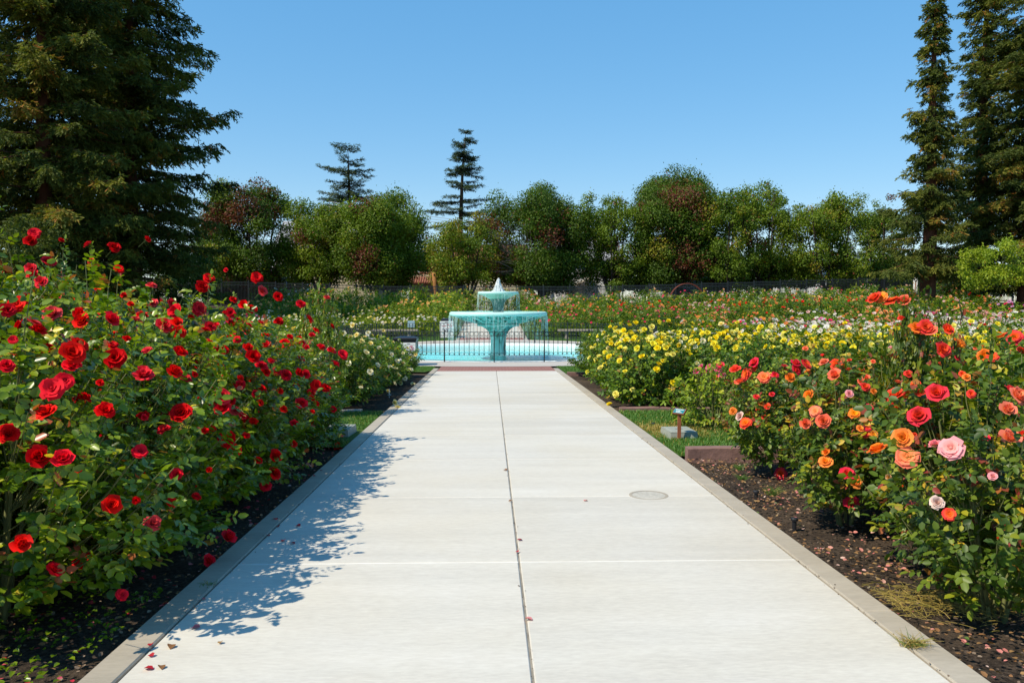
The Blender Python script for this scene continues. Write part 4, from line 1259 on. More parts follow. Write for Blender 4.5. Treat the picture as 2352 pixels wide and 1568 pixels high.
# ------------------------------------------------------------------ broadleaf trees
def broadleaf(name, px, Y, halfw, ytop, ybot, label, seed, red=0.05, redtop=0.0, yel=0.0, mat='leaf_tree', group=None, trunk=True, leaf=.24, dens=1.0, tmean=.54, cat='tree', depth=1.0):
    r = np.random.default_rng(seed)
    base = gz(px, Y)
    root = empty(name, base, label, cat, group)
    W_ = halfw * (1.33 if trunk else 1.1) * Y / F
    ztop = CAMZ + (697 - ytop) * Y / F - base[2]
    zbot = CAMZ + (697 - ybot) * Y / F - base[2]
    zbot = max(zbot, 0.25) if not trunk else max(.9, zbot - 1.2)
    Hc = ztop - zbot
    cz = zbot + Hc * .5
    limbs = MB()
    fo = MB()
    ncl = int(150 * dens * max(.6, (W_ * Hc) / 40))
    # the crown is a handful of tall lobes of different height; clumps of leaves sit on and inside them
    nlob = int(r.integers(5, 8))
    la = np.linspace(0, 2 * PI, nlob, endpoint=False) + r.normal(0, .35, nlob)
    lr = W_ * r.uniform(.42, .66, nlob)
    lr[0] = W_ * .06
    lx, ly = lr * np.cos(la), lr * np.sin(la) * depth
    ltop = zbot + Hc * np.where(np.arange(nlob) == 0, 1.0, r.uniform(.80, .98, nlob))
    lbot = zbot + Hc * r.uniform(0.0, .10, nlob)
    lw = W_ * r.uniform(.42, .56, nlob)
    li = r.integers(0, nlob, ncl)
    dv = nrm(r.normal(0, 1, (ncl, 3)))
    rad = r.uniform(.35, 1.0, ncl) ** .5
    rc = r.uniform(.13, .27, ncl) * min(W_, Hc * .6)
    hz = (ltop - lbot)[li] / 2
    dv[:, 2] = np.sign(dv[:, 2]) * np.abs(dv[:, 2]) ** .7
    C = np.stack([lx[li] + dv[:, 0] * rad * np.maximum(lw[li] - rc * .6, .1), ly[li] + dv[:, 1] * rad * np.maximum(lw[li] - rc * .6, .1) * depth, (ltop + lbot)[li] / 2 + dv[:, 2] * rad * np.maximum(hz - rc * .45, .1)], 1)
    relz = (C[:, 2] - zbot) / Hc
    fld = np.sin(C[:, 0] * 1.1 + seed) + np.cos(C[:, 2] * 1.0 + seed * 1.7) + .7 * np.sin(C[:, 1] * .9 + C[:, 0] * .6) + r.normal(0, .25, ncl)
    isred = np.argsort(np.argsort(fld)) / ncl > 1 - np.clip(red * .8 + redtop * np.clip(relz - .55, 0, 1) * 2, 0, 1)
    isyel = r.random(ncl) < yel
    tb = np.clip(r.normal(tmean, .09, ncl), .05, .64)
    tb = np.where(isyel, r.uniform(.64, .72, ncl), tb)
    pr = np.where(isred, r.uniform(.50, .90, ncl), .02)
    nl = np.maximum(40, (230 * (rc / 1.2) ** 2 * (.3 / leaf) ** 1.3)).astype(int)
    idx = np.repeat(np.arange(ncl), nl)
    n = len(idx)
    d = nrm(r.normal(0, 1, (n, 3)))
    q = r.random(n) ** .38
    P_ = C[idx] + d * (rc[idx] * q)[:, None] * np.array([1, 1, .8])
    nn = nrm(d * .9 + np.array([0, 0, .45]) + r.normal(0, .30, (n, 3)))
    dd = nrm(r.normal(0, .8, (n, 3)) + np.array([0, 0, -.6]))
    ti = np.clip(tb[idx] + r.normal(0, .03, n), 0, 1)
    ti = np.where(r.random(n) < pr[idx], r.uniform(.77, .96, n), ti)
    inst(fo, LEAF2_V, LEAF2_F, P_, dd, nn, leaf * r.uniform(.55, 1.15, n), ti)
    # loose twigs of leaves outside the clumps
    m = int(n * .02)
    k_ = r.integers(0, ncl, m)
    d = nrm(r.normal(0, 1, (m, 3)) + np.array([0, 0, .4]))
    P_ = C[k_] + d * (rc[k_] * r.uniform(1.0, 1.18, m))[:, None]
    inst(fo, LEAF2_V, LEAF2_F, P_, nrm(d + r.normal(0, .5, (m, 3))), nrm(r.normal(0, 1, (m, 3))), leaf * .8 * r.uniform(.5, 1.1, m), np.clip(tb[k_] + r.normal(0, .06, m), 0, 1))
    if trunk:
        fork = np.array([0, 0, .9])
        limbs.tube([(0, 0, -.3), (0.03, 0, .4), tuple(fork)], [W_ * .06 + .08, W_ * .05 + .06, W_ * .045 + .06], 9)
        for i in range(nlob):
            e = np.array([lx[i], ly[i], ltop[i] - .12 * Hc])
            t = np.linspace(0, 1, 9)[:, None]
            mid = np.array([e[0] * .75, e[1] * .75, fork[2] + (e[2] - fork[2]) * .35])
            stem_ = (1 - t) ** 2 * fork + 2 * t * (1 - t) * mid + t * t * e
            limbs.tube(stem_, np.linspace(W_ * .03 + .03, .025, 9), 6, cap=False)
            own = np.where(li == i)[0][:14]
            for q in own:
                o_ = stem_[int(np.argmin(np.linalg.norm(stem_ - C[q] + np.array([0, 0, .9]), axis=1)))]
                tt_ = np.linspace(0, 1, 4)[:, None]
                limbs.tube(o_ + (C[q] - o_) * tt_ + np.array([0, 0, .25]) * tt_ * (1 - tt_), np.linspace(.04, .012, 4), 4, cap=False)
        limbs.build('trunk', [M['bark']], root, True)
    fo.build('crown', [M[mat]], root)
    return root, C, W_, fork if trunk else None


TREES = [
    (592, 80, 88, 405, 655, 'rust red and green tree beside the left redwoods', 21, .30, .60, .06),
    (742, 80, 86, 432, 652, 'round green tree left of the flat topped cedar', 22, .03, .02, .10),
    (902, 79, 108, 424, 652, 'widest round green tree in the row left of the fountain', 23, .05, .10, .08),
    (1240, 80, 104, 412, 660, 'dark green tree with bare grey twigs just right of the fountain', 25, .16, .16, .02),
    (1408, 80, 72, 428, 658, 'green tree with red patches, second right of the fountain', 26, .10, .10, .05),
    (1560, 82, 108, 374, 658, 'tallest tree in the far row, green with dark red patches', 27, .34, .30, .03),
    (1672, 78, 66, 400, 650, 'green tree pressed against the right side of the tallest tree', 28, .02, .02, .10),
    (1765, 82, 72, 404, 660, 'green tree in front of the white shed, right of the tallest tree', 29, .05, .05, .06),
    (1908, 79, 80, 424, 655, 'bright green tree standing alone right of the shed', 30, .03, .06, .12),
    (2035, 83, 64, 440, 655, 'green tree with a red top beside the slender redwood', 31, .08, .45, .05),
]
for px, Y, hw, yt, yb, lb_, sd_, rd_, rt_, yl_ in TREES:
    tr_ = broadleaf('street_tree', px, Y, hw, yt, yb, lb_, sd_, rd_, rt_, yl_, group='trees in a row behind the far fence', tmean={21: .36, 22: .58, 23: .54, 25: .36, 26: .50, 27: .38, 28: .50, 29: .55, 30: .60, 31: .42}[sd_])
    if sd_ == 25:
        root, C, W_, fork = tr_
        r = np.random.default_rng(99)
        tw = MB()
        for i in range(60):                           # bare grey twigs on the left side of the crown
            e = np.array([-W_ * r.uniform(.2, .98), -W_ * r.uniform(.5, 1.0), r.uniform(3.0, 8.8)])
            s_ = np.array([-W_ * .1, -W_ * .35, r.uniform(2.0, 3.5)])
            t = np.linspace(0, 1, 6)[:, None]
            mid = (s_ + e) / 2 + np.array([.2, 0, .7]) + r.normal(0, .2, 3)
            tw.tube((1 - t) ** 2 * s_ + 2 * t * (1 - t) * mid + t * t * e, np.linspace(.035, .01, 6), 4, cap=False)
        tw.build('bare_twigs', [mat_plain('twig_grey', (0.20, 0.17, 0.15), .9, .1)], root)
broadleaf('street_tree', 1074, 76, 76, 478, 655, 'small orange and yellow green tree left behind the fountain', 24, .06, .30, .75, group='trees in a row behind the far fence', tmean=.55)
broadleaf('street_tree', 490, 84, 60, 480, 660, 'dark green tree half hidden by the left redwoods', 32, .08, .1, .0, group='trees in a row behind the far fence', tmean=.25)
broadleaf('smoke_bush', 1186, 77, 34, 566, 662, 'dark purple red bush beside the fountain jet', 33, .85, .2, 0, trunk=False, leaf=.26, cat='shrub')
broadleaf('yellow_shrub', 2325, 47, 88, 540, 672, 'large yellow green shrub at the right picture edge', 34, 0, 0, .0, mat='leaf_lime', trunk=False, leaf=.17, dens=1.3, tmean=.56, cat='shrub')
for i, (px, hw, yt, lb_) in enumerate(((1475, 48, 590, 'olive shrub behind the far fence under the second tree right of the fountain'), (1545, 50, 596, 'olive shrub behind the far fence left of the white shed'), (1700, 42, 600, 'bright yellow green shrub right of the white shed'), (1775, 50, 596, 'bright yellow green shrub behind the far fence under the green tree'), (1850, 40, 610, 'low green shrub behind the far fence left of the lone green tree'), (2060, 60, 585, 'green shrub behind the far fence left of the slender redwood'), (2205, 50, 596, 'yellow green shrub behind the far fence right of the slender redwood'), (2100, 40, 610, 'yellow green shrub just left of the slender redwood trunk'), (1215, 46, 618, 'low dark shrub behind the fence right of the fountain jet'), (1455, 40, 622, 'low shrub behind the fence right of the white house'), (1960, 52, 606, 'dark green shrub behind the fence right of the lone green tree'), (905, 50, 622, 'low dark shrub behind the fence under the widest green tree'), (1640, 36, 628, 'low shrub beside the right corner of the white shed'), (1250, 46, 640, 'low shrub left of the white house corner'))):
    broadleaf('hedge_shrub', px, 84 + i % 3, hw, yt, 668, lb_, 60 + i, 0, 0, .1, mat='leaf_lime' if i not in (4, 5, 8, 10, 11, 13) else 'leaf_tree', trunk=False, leaf=.26, tmean=.3 if i != 2 and i != 3 else .45, cat='shrub', group='shrubs behind the far fence')
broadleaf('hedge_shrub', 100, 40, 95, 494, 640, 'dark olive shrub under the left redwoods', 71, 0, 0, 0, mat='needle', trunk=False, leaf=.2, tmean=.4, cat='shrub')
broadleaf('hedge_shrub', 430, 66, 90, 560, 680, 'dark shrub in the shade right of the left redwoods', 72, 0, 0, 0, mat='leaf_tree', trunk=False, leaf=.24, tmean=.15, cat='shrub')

for i, px in enumerate(range(430, 2330, 118)):       # dark trees of the streets beyond
    broadleaf('background_tree', px, 106 + (i * 7) % 5, 80, 560 + (i * 37) % 46, 690, 'dark tree glimpsed in the gaps between the street trees, far beyond the fence', 200 + i, .03, 0, 0, trunk=False, leaf=.36, tmean=.34, dens=.6, group='trees far beyond the fence')

# ------------------------------------------------------------------ houses beyond the fence
def wx(px, Y):
    return (px - 1126) * Y / F


def wz(py, Y):
    return CAMZ + (697 - py) * Y / F


GZ = float(g(0, 90))


def gable(mb, x0, x1, y0, y1, ze, zr, th=.12, over=.4, axis='x', mat=0):
    """two roof slopes as thick slabs; ridge along axis"""
    if axis == 'x':
        ym = (y0 + y1) / 2
        for s, ye in ((-1, y0 - over), (1, y1 + over)):
            P_ = [(x0 - over, ye, ze), (x1 + over, ye, ze), (x1 + over, ym, zr), (x0 - over, ym, zr)]
            V = P_ + [(a, b, c + th) for a, b, c in P_]
            mb.add(V, np.array([[0, 3, 2, 1], [4, 5, 6, 7], [0, 1, 5, 4], [1, 2, 6, 5], [2, 3, 7, 6], [3, 0, 4, 7]]), mat)
    else:
        xm = (x0 + x1) / 2
        for s, xe in ((-1, x0 - over), (1, x1 + over)):
            P_ = [(xe, y0 - over, ze), (xe, y1 + over, ze), (xm, y1 + over, zr), (xm, y0 - over, zr)]
            V = P_ + [(a, b, c + th) for a, b, c in P_]
            mb.add(V, np.array([[0, 3, 2, 1], [4, 5, 6, 7], [0, 1, 5, 4], [1, 2, 6, 5], [2, 3, 7, 6], [3, 0, 4, 7]]), mat)


def pent(mb, x0, x1, y0, y1, z0, ze, zr, mat=0):
    """house body with gables on the y faces"""
    xm = (x0 + x1) / 2
    V = [(x0, y0, z0), (x1, y0, z0), (x1, y0, ze), (xm, y0, zr), (x0, y0, ze), (x0, y1, z0), (x1, y1, z0), (x1, y1, ze), (xm, y1, zr), (x0, y1, ze)]
    mb.add(V, [np.array([[0, 1, 2, 4], [5, 9, 7, 6], [0, 4, 9, 5], [1, 6, 7, 2]]), np.array([[4, 2, 3], [9, 8, 7]])], mat)


def window(parent, x0, x1, y, z0, z1, fm):
    f = MB()
    w_ = .09
    f.box((x0, y - .06, z0), (x0 + w_, y - .002, z1)).box((x1 - w_, y - .06, z0), (x1, y - .002, z1)).box((x0 + w_, y - .06, z1 - w_), (x1 - w_, y - .002, z1)).box((x0 + w_, y - .06, z0), (x1 - w_, y - .002, z0 + w_))
    o = f.build('window', fm, parent)
    MB().box((x0 + w_, y - .03, z0 + w_), (x1 - w_, y - .004, z1 - w_)).build('pane', M['dark_glass'], o)


# timbered house
Y = 92.0
hx0, hx1 = wx(640, Y), wx(862, Y)
h = empty('timbered_house', ((hx0 + hx1) / 2, Y + 5, GZ), 'cream house with dark brown timber framing behind the green tree on the left', 'house')


def rel(o, mbv):
    for v in mbv.V:
        v -= np.array(o.location)
    return mbv


zf = wz(622, Y)
mb = MB().box((hx0, Y, GZ - .5), (hx1, Y + 10, zf + 2.4))
rel(h, mb).build('wall', M['cream_wall'], h)
mb = MB()
gable(mb, hx0, hx1, Y, Y + 10, zf + 2.4, zf + 6.0)
rel(h, mb).build('roof', M['grey_roof'], h)
mb = MB().box((hx0 - .1, Y - .16, zf - .28), (hx1, Y - .003, zf)).box((hx0 - .02, Y - .14, zf), (hx0 + .24, Y - .003, zf + 2.4))
for q in range(1, 7):
    xq = hx0 + q * 1.7
    mb.box((xq, Y - .13, zf + .002), (xq + .22, Y - .003, zf + 2.4))
mb.add([(hx0 + .26, Y - .12, zf), (hx0 + .5, Y - .12, zf), (hx0 + 1.68, Y - .12, zf + 2.3), (hx0 + 1.44, Y - .12, zf + 2.3), (hx0 + .26, Y - .004, zf), (hx0 + .5, Y - .004, zf), (hx0 + 1.68, Y - .004, zf + 2.3), (hx0 + 1.44, Y - .004, zf + 2.3)], np.array([[0, 1, 2, 3], [0, 4, 5, 1], [1, 5, 6, 2], [2, 6, 7, 3], [3, 7, 4, 0]]))
rel(h, mb).build('timber_frame', M['beam'], h)
for x0 in (662, 682, 702):
    o0 = np.array(h.location)
    window(h, wx(x0, Y) - o0[0], wx(x0 + 17, Y) - o0[0], Y - o0[1], wz(668, Y) - o0[2], wz(636, Y) - o0[2], M['white_paint'])
# left wing with the grey roof
Y2 = 90.0
g0, g1 = wx(470, Y2), wx(639, Y2)
h = empty('carport', ((g0 + g1) / 2, Y2 + 3, GZ), 'open garage with pale grey shingle roof left of the timbered house', 'garage')
ze, zr = wz(634, Y2), wz(600, Y2)
mb = MB().box((g0, Y2 + .4, GZ - .4), (g0 + .3, Y2 + 6, ze)).box((g1 - .3, Y2 + .4, GZ - .4), (g1, Y2 + 6, ze)).box((g0 + .3, Y2 + 5.7, GZ - .4), (g1 - .3, Y2 + 6, ze))
rel(h, mb).build('wall', M['beam'], h)
mb = MB()
gable(mb, g0, g1, Y2, Y2 + 6.4, ze, zr, .15, .3)
rel(h, mb).build('roof', M['grey_roof'], h)
# flat roofed block carrying the air conditioner
Y3 = 93.0
x0, x1 = wx(790, Y3), wx(905, Y3)
h = empty('flat_roofed_house', ((x0 + x1) / 2, Y3 + 4, GZ), 'cream flat roofed house wing under the air conditioner', 'house')
mb = MB().box((x0, Y3, GZ - .4), (x1, Y3 + 8, wz(646, Y3)))
rel(h, mb).build('wall', M['cream_wall'], h)
mb = MB().box((x0 - .2, Y3 - .25, wz(646, Y3)), (x1 + .2, Y3 + 8.2, wz(640, Y3)))
rel(h, mb).build('roof', M['beam'], h)
ax, az = wx(809, Y3), wz(640, Y3)
ac = empty('air_conditioner', (ax, Y3 + 1.0, az), 'pale grey rooftop air conditioner with slatted front', 'air conditioner')
MB().box((-.55, -.5, 0), (.55, .5, 1.25)).build('case', M['ac_grey'], ac)
mb = MB()
for i in range(7):
    mb.box((-.42 + i * .13, -.54, .12), (-.36 + i * .13, -.502, 1.1))
mb.build('grille', M['beam'], ac)
# tiled roof house
Y4 = 94.0


def tile_roof(mb, x0, x1, y0, z0, y1, z1, step=.28):
    """rows of half round clay tiles running up the slope"""
    n = int((x1 - x0) / step)
    for i in range(n):
        x = x0 + (i + .5) * step
        m = 7
        for j in range(m):
            a, b = j / m, (j + 1.15) / m
            pts = [(x, y0 + (y1 - y0) * a, z0 + (z1 - z0) * a + .05), (x, y0 + (y1 - y0) * b, z0 + (z1 - z0) * b + .02)]
            mb.tube(pts, [step * .52, step * .44], 6)
    mb.box((x0, y0 + .05, z0 - .12), (x1, y0 + .2, z0 - .02))
    V = [(x0, y0, z0 - .03), (x1, y0, z0 - .03), (x1, y1, z1 - .03), (x0, y1, z1 - .03)]
    mb.add(V, np.array([[0, 1, 2, 3]]))


h = empty('tiled_house', (wx(1090, Y4), Y4 + 5, GZ), 'cream house with red clay tile roof behind the fountain', 'house')
xa, xb = wx(1055, Y4), wx(1210, Y4)
mb = MB().box((xa, Y4 + 1.2, GZ - .4), (xb, Y4 + 10, wz(592, Y4))).box((wx(940, Y4), Y4 + 2.2, GZ - .4), (xa, Y4 + 9, wz(630, Y4)))
rel(h, mb).build('wall', M['cream_wall'], h)
mb = MB()
tile_roof(mb, wx(930, Y4), wx(1064, Y4), Y4 + .4, wz(650, Y4), Y4 + 3.6, wz(636, Y4) + .6)
tile_roof(mb, wx(1040, Y4), wx(1216, Y4), Y4 + .6, wz(592, Y4), Y4 + 6, wz(566, Y4) + .5)
rel(h, mb).build('roof', M['clay_tile'], h, True)
o0 = np.array(h.location)
for a, b_, c_, d_ in ((1016, 1030, 672, 658), (1092, 1108, 632, 612)):
    window(h, wx(a, Y4) - o0[0], wx(b_, Y4) - o0[0], Y4 + (2.2 if a < 1050 else 1.2) - o0[1], wz(c_, Y4) - o0[2], wz(d_, Y4) - o0[2], M['beam'])
# white house with outside stair
Y5 = 93.0
x0, x1 = wx(1280, Y5), wx(1426, Y5)
h = empty('white_house', ((x0 + x1) / 2, Y5 + 5, GZ), 'white house with a dark outside stair right of the fountain', 'house')
mb = MB()
zt = wz(600, Y5)
mb.box((x0, Y5, GZ - .4), (x1, Y5 + 10, zt))
rel(h, mb).build('wall', M['white_wall'], h)
mb = MB()
gable(mb, x0, x1, Y5, Y5 + 10, zt, zt + 3.0)
rel(h, mb).build('roof', M['grey_roof'], h)
mb = MB()
p0, p1 = np.array([wx(1300, Y5), Y5 - 1.2, wz(664, Y5)]), np.array([wx(1352, Y5), Y5 - 1.2, wz(640, Y5)])
for dz_ in (0, .95):
    mb.tube([p0 + [0, 0, dz_], p1 + [0, 0, dz_]], .11 if dz_ == 0 else .06, 4)
for t in np.linspace(0, 1, 9):
    q = p0 + (p1 - p0) * t
    mb.box((q[0] - .03, q[1] - .03, q[2]), (q[0] + .03, q[1] + .03, q[2] + .95))
    mb.box((q[0] - .2, q[1], q[2] - .05), (q[0] + .2, q[1] + 1.15, q[2] + .02))
rel(h, mb).build('stair', M['bench'], h)
mb = MB()
for px in range(1400, 1424, 3):
    mb.box((wx(px, Y5), Y5 - 1.3, wz(645, Y5)), (wx(px, Y5) + .07, Y5 - 1.24, wz(622, Y5)))
mb.box((wx(1398, Y5), Y5 - 1.34, wz(622, Y5)), (wx(1424, Y5), Y5 - 1.2, wz(620, Y5))).box((wx(1398, Y5), Y5 - 1.34, wz(648, Y5)), (wx(1424, Y5), Y5 - .003, wz(645, Y5)))
rel(h, mb).build('balcony_railing', M['white_paint'], h)
# shed
Y6 = 88.0
x0, x1 = wx(1524, Y6), wx(1660, Y6)
h = empty('shed', ((x0 + x1) / 2, Y6 + 3, GZ), 'white gabled shed with blue grey doors behind the far fence', 'shed')
ze, zr = wz(655, Y6), wz(628, Y6)
mb = MB()
pent(mb, x0, x1, Y6, Y6 + 7, GZ - .4, ze, zr)
rel(h, mb).build('wall', M['white_wall'], h)
mb = MB()
gable(mb, x0, x1, Y6, Y6 + 7, ze - .05, zr + .05, .12, .45, 'y')
rel(h, mb).build('roof', M['grey_roof'], h)
o0 = np.array(h.location)
for a, b_ in ((1574, 1602), (1603, 1631)):
    d_ = MB().box((wx(a, Y6), Y6 - .08, GZ), (wx(b_, Y6), Y6 - .002, wz(663, Y6)))
    dd = rel(h, d_).build('door', M['blue_door'], h)
    mb = MB()
    for q in range(5):
        xx = wx(a + 4 + q * 4.2, Y6)
        mb.box((xx, Y6 - .10, wz(674, Y6)), (xx + .13, Y6 - .081, wz(667, Y6)))
    rel(h, mb).build('pane', M['dark_glass'], dd)
# white outbuilding and post far right
Y7 = 90.0
h = empty('white_outbuilding', (wx(1902, Y7), Y7 + 2, GZ), 'small white outbuilding behind the fence under the lone green tree', 'shed')
mb = MB().box((wx(1886, Y7), Y7, GZ - .4), (wx(1918, Y7), Y7 + 4, wz(655, Y7)))
rel(h, mb).build('wall', M['white_wall'], h)
mb = MB().box((wx(1885, Y7), Y7 - .15, wz(655, Y7)), (wx(1919, Y7), Y7 + 4.2, wz(653.5, Y7)))
rel(h, mb).build('roof', M['white_paint'], h)
h = empty('white_house', (wx(1870, 96), 100, GZ), 'white house glimpsed through the lone green tree', 'house')
mb = MB().box((wx(1835, 96), 96, GZ - .4), (wx(1905, 96), 104, wz(615, 96)))
rel(h, mb).build('wall', M['white_wall'], h)
mb = MB()
gable(mb, wx(1835, 96), wx(1905, 96), 96, 104, wz(615, 96), wz(585, 96))
rel(h, mb).build('roof', M['grey_roof'], h)
x_ = wx(2117, 71)
pp = empty('white_post', (x_, 71.2, float(g(x_, 71.2))), 'white post beside the slender redwood trunk', 'post')
MB().box((-.13, -.13, -.2), (.13, .13, 2.5)).build('shaft', M['white_paint'], pp)
MB().lathe([(.22, 2.5), (.22, 2.58), (0, 2.7)], 4).build('cap', M['white_paint'], pp)
x_ = wx(1003, 74)
lp_ = empty('leaning_trunk', (x_, 74, float(g(x_, 74))), 'orange brown leaning tree stump behind the fence left of the fountain', 'tree stump')
MB().tube([(0.15, 0, -.2), (0.05, 0, 1.2), (-.12, 0, 2.4), (-.22, 0, 3.6)], [.26, .22, .2, .19], 10).build('trunk', mat_plain('orange_bark', (.30, .14, .05), .85, .2, var=.3, scale=5, bump=.5, bscale=12), lp_, True)
x_ = wx(1580, 70)
ar = empty('rose_arch', (x_, 70, float(g(x_, 70))), 'rusty round iron arch standing before the white shed', 'arch')
mb = MB()
t = np.linspace(0, PI, 25)
for off in (-.15, .15):
    mb.tube(np.stack([1.6 * np.cos(t), 0 * t + off, .7 + 1.75 * np.sin(t)], 1), .035, 6)
mb.build('hoop', M['rust_iron'], ar, True)
mb = MB()
for s in (-1.6, 1.6):
    for off in (-.15, .15):
        mb.box((s - .03, off - .03, -.1), (s + .03, off + .03, .7))
mb.build('leg', M['rust_iron'], ar)
# overhead cables
for i, (a, b_, c_, d_) in enumerate(((975, 487, 1145, 508), (975, 493, 1145, 513), (975, 499, 1145, 519))):
    p0, p1 = at(a - 220, b_ - 24, 98), at(c_ + 220, d_ + 26, 98)
    t = np.linspace(0, 1, 14)
    pts = p0 + (p1 - p0) * t[:, None]
    pts[:, 2] -= .8 * 4 * t * (1 - t) * .5
    tag(MB().tube(pts, .03, 5).build('overhead_cable', M['wire'], None, True), f'{["top", "middle", "bottom"][i]} pale overhead cable crossing behind the orange tree', 'cable', 'overhead cables behind the trees')

# ------------------------------------------------------------------ garden furniture
def bench(px0, px1, Y, label):
    xa, xb = wx(px0, Y), wx(px1, Y)
    root = empty('garden_bench', ((xa + xb) / 2, Y, float(g(0, Y))), label, 'bench', 'concrete benches behind the pool')
    L = (xb - xa) / 2
    mb = MB().box((-L, -.24, .44), (L, .24, .54)).box((-L + .03, -.22, .415), (L - .03, .22, .44))
    mb.build('seat', M['bench'], root)
    for s in (-.62, .62):
        MB().box((s * L - .12, -.20, -.05), (s * L + .12, .20, .08)).box((s * L - .08, -.16, .08), (s * L + .08, .16, .36)).box((s * L - .13, -.2, .36), (s * L + .13, .2, .415)).build('leg', M['bench'], root)


bench(856, 960, 45.6, 'tan concrete bench on the lawn behind the pool, left of the fountain')
bench(1281, 1390, 45.6, 'tan concrete bench on the lawn behind the pool, right of the fountain')


def text(parent, s, size, loc, rx, m, shear=.15):
    cu = bpy.data.curves.new('lettering', 'FONT')
    cu.body = s
    cu.size = size
    cu.shear = shear
    cu.offset = size * .025
    cu.extrude = .001
    cu.align_x = 'CENTER'
    cu.materials.append(m)
    tmp = bpy.data.objects.new('lettering', cu)
    o = bpy.data.objects.new('lettering', bpy.data.meshes.new_from_object(tmp))
    bpy.data.objects.remove(tmp)
    COL.objects.link(o)
    o.parent = parent
    o.location = loc
    o.rotation_euler = rx
    return o


def ring_sign(parent, x, z, rad, y):
    t = np.linspace(0, 2 * PI, 29)
    mb = MB().tube(np.stack([x + rad * np.cos(t), 0 * t + y, z + rad * np.sin(t)], 1), rad * .07, 4, cap=False)
    mb.tube([(x - rad * .7, y, z + rad * .7), (x + rad * .7, y, z - rad * .7)], rad * .07, 4)
    mb.tube([(x, y - .001, z - rad * .7), (x + .01, y - .001, z + rad * .1)], rad * .05, 4)
    mb.lathe([(.0, -.2 * rad), (.3 * rad, 0), (.25 * rad, .3 * rad), (0, .25 * rad)], 8, (x + .01, y + .25 * rad * .0, z + rad * .3))
    return mb.build('emblem', M['red_ink'], parent)


def bin_with_sign(loc, w, hgt, label, sx=0.0, sw=None, sz0=.05, sz1=.97, rot=0.0):
    root = empty('litter_bin', loc, label, 'litter bin')
    root.rotation_euler = (0, 0, rot)
    hw = w / 2
    mb = MB()
    V = []
    for z_, k_ in ((0, .90), (hgt * .86, 1.0)):
        V += [(-hw * k_, -hw * k_, z_), (hw * k_, -hw * k_, z_), (hw * k_, hw * k_, z_), (-hw * k_, hw * k_, z_)]
    mb.add(V, np.array([[0, 3, 2, 1], [0, 1, 5, 4], [1, 2, 6, 5], [2, 3, 7, 6], [3, 0, 4, 7], [4, 5, 6, 7]]))
    mb.build('body', M['bin_black'], root)
    mb = MB()
    V = []
    for z_, k_ in ((.86, 1.05), (.93, 1.07), (.97, .98), (1.0, .6)):
        V += [(-hw * k_, -hw * k_, z_ * hgt), (hw * k_, -hw * k_, z_ * hgt), (hw * k_, hw * k_, z_ * hgt), (-hw * k_, hw * k_, z_ * hgt)]
    Q = []
    for a in (0, 4, 8):
        for i in range(4):
            j = (i + 1) % 4
            Q.append([a + i, a + j, a + 4 + j, a + 4 + i])
    Q += [[12, 13, 14, 15], [0, 3, 2, 1]]
    mb.add(V, np.array(Q))
    mb.build('lid', M['bin_black'], root)
    sw = sw or w
    hs = (sz1 - sz0)
    yb = -hw * 1.09
    bd = MB().box((sx - sw / 2, yb - .03, sz0), (sx + sw / 2, yb, sz1)).build('notice_board', M['white_paint'], root)
    MB().box((sx - sw * .12, yb - .034, sz1 - hs * .075), (sx + sw * .12, yb - .0305, sz1 - hs * .05)).build('handle_slot', M['ink'], bd)
    MB().box((sx - sw * .46, yb - .033, sz1 - hs * .13), (sx + sw * .46, yb - .0305, sz1 - hs * .122)).build('rule', M['ink'], bd)
    ring_sign(bd, sx + sw * .20, sz1 - hs * .30, sw * .15, yb - .036)
    for q in range(5):
        pass
    mb = MB().tube([(sx - sw * .32, yb - .034, sz1 - hs * .31), (sx - sw * .2, yb - .034, sz1 - hs * .305), (sx - sw * .1, yb - .034, sz1 - hs * .295)], sw * .012, 4)
    mb.build('underline', M['red_ink'], bd)
    text(bd, 'Do NOT Pick', sw * .145, (sx + sw * .09, yb - .033, sz1 - hs * .52), (PI / 2, 0, 0), M['ink'])
    text(bd, 'the Roses!', sw * .145, (sx + sw * .09, yb - .033, sz1 - hs * .61), (PI / 2, 0, 0), M['ink'])
    mb = MB()
    for dx, hh in ((-.30, .05), (-.23, .07), (-.16, .045)):
        mb.add([(sx + sw * (dx - .045), yb - .033, sz1 - hs * .73), (sx + sw * (dx + .045), yb - .033, sz1 - hs * .73), (sx + sw * dx, yb - .033, sz1 - hs * (.73 - hh))], np.array([[0, 1, 2]]))
    mb.build('logo', M['teal_ink'], bd)
    return root


Yb = 46.0
bin_with_sign((wx(1026, Yb), Yb + .4, float(g(0, Yb))), .64, 1.14, 'black litter bin with white rose notice board on the lawn behind the pool', -.02, .78, .02, .98, .05)
Yb = 27.2
bin_with_sign((wx(931, Yb), Yb + .3, float(g(0, Yb))), .74, 1.0, 'black litter bin with white notice half hidden by the cream roses', .13, .46, .22, .80)


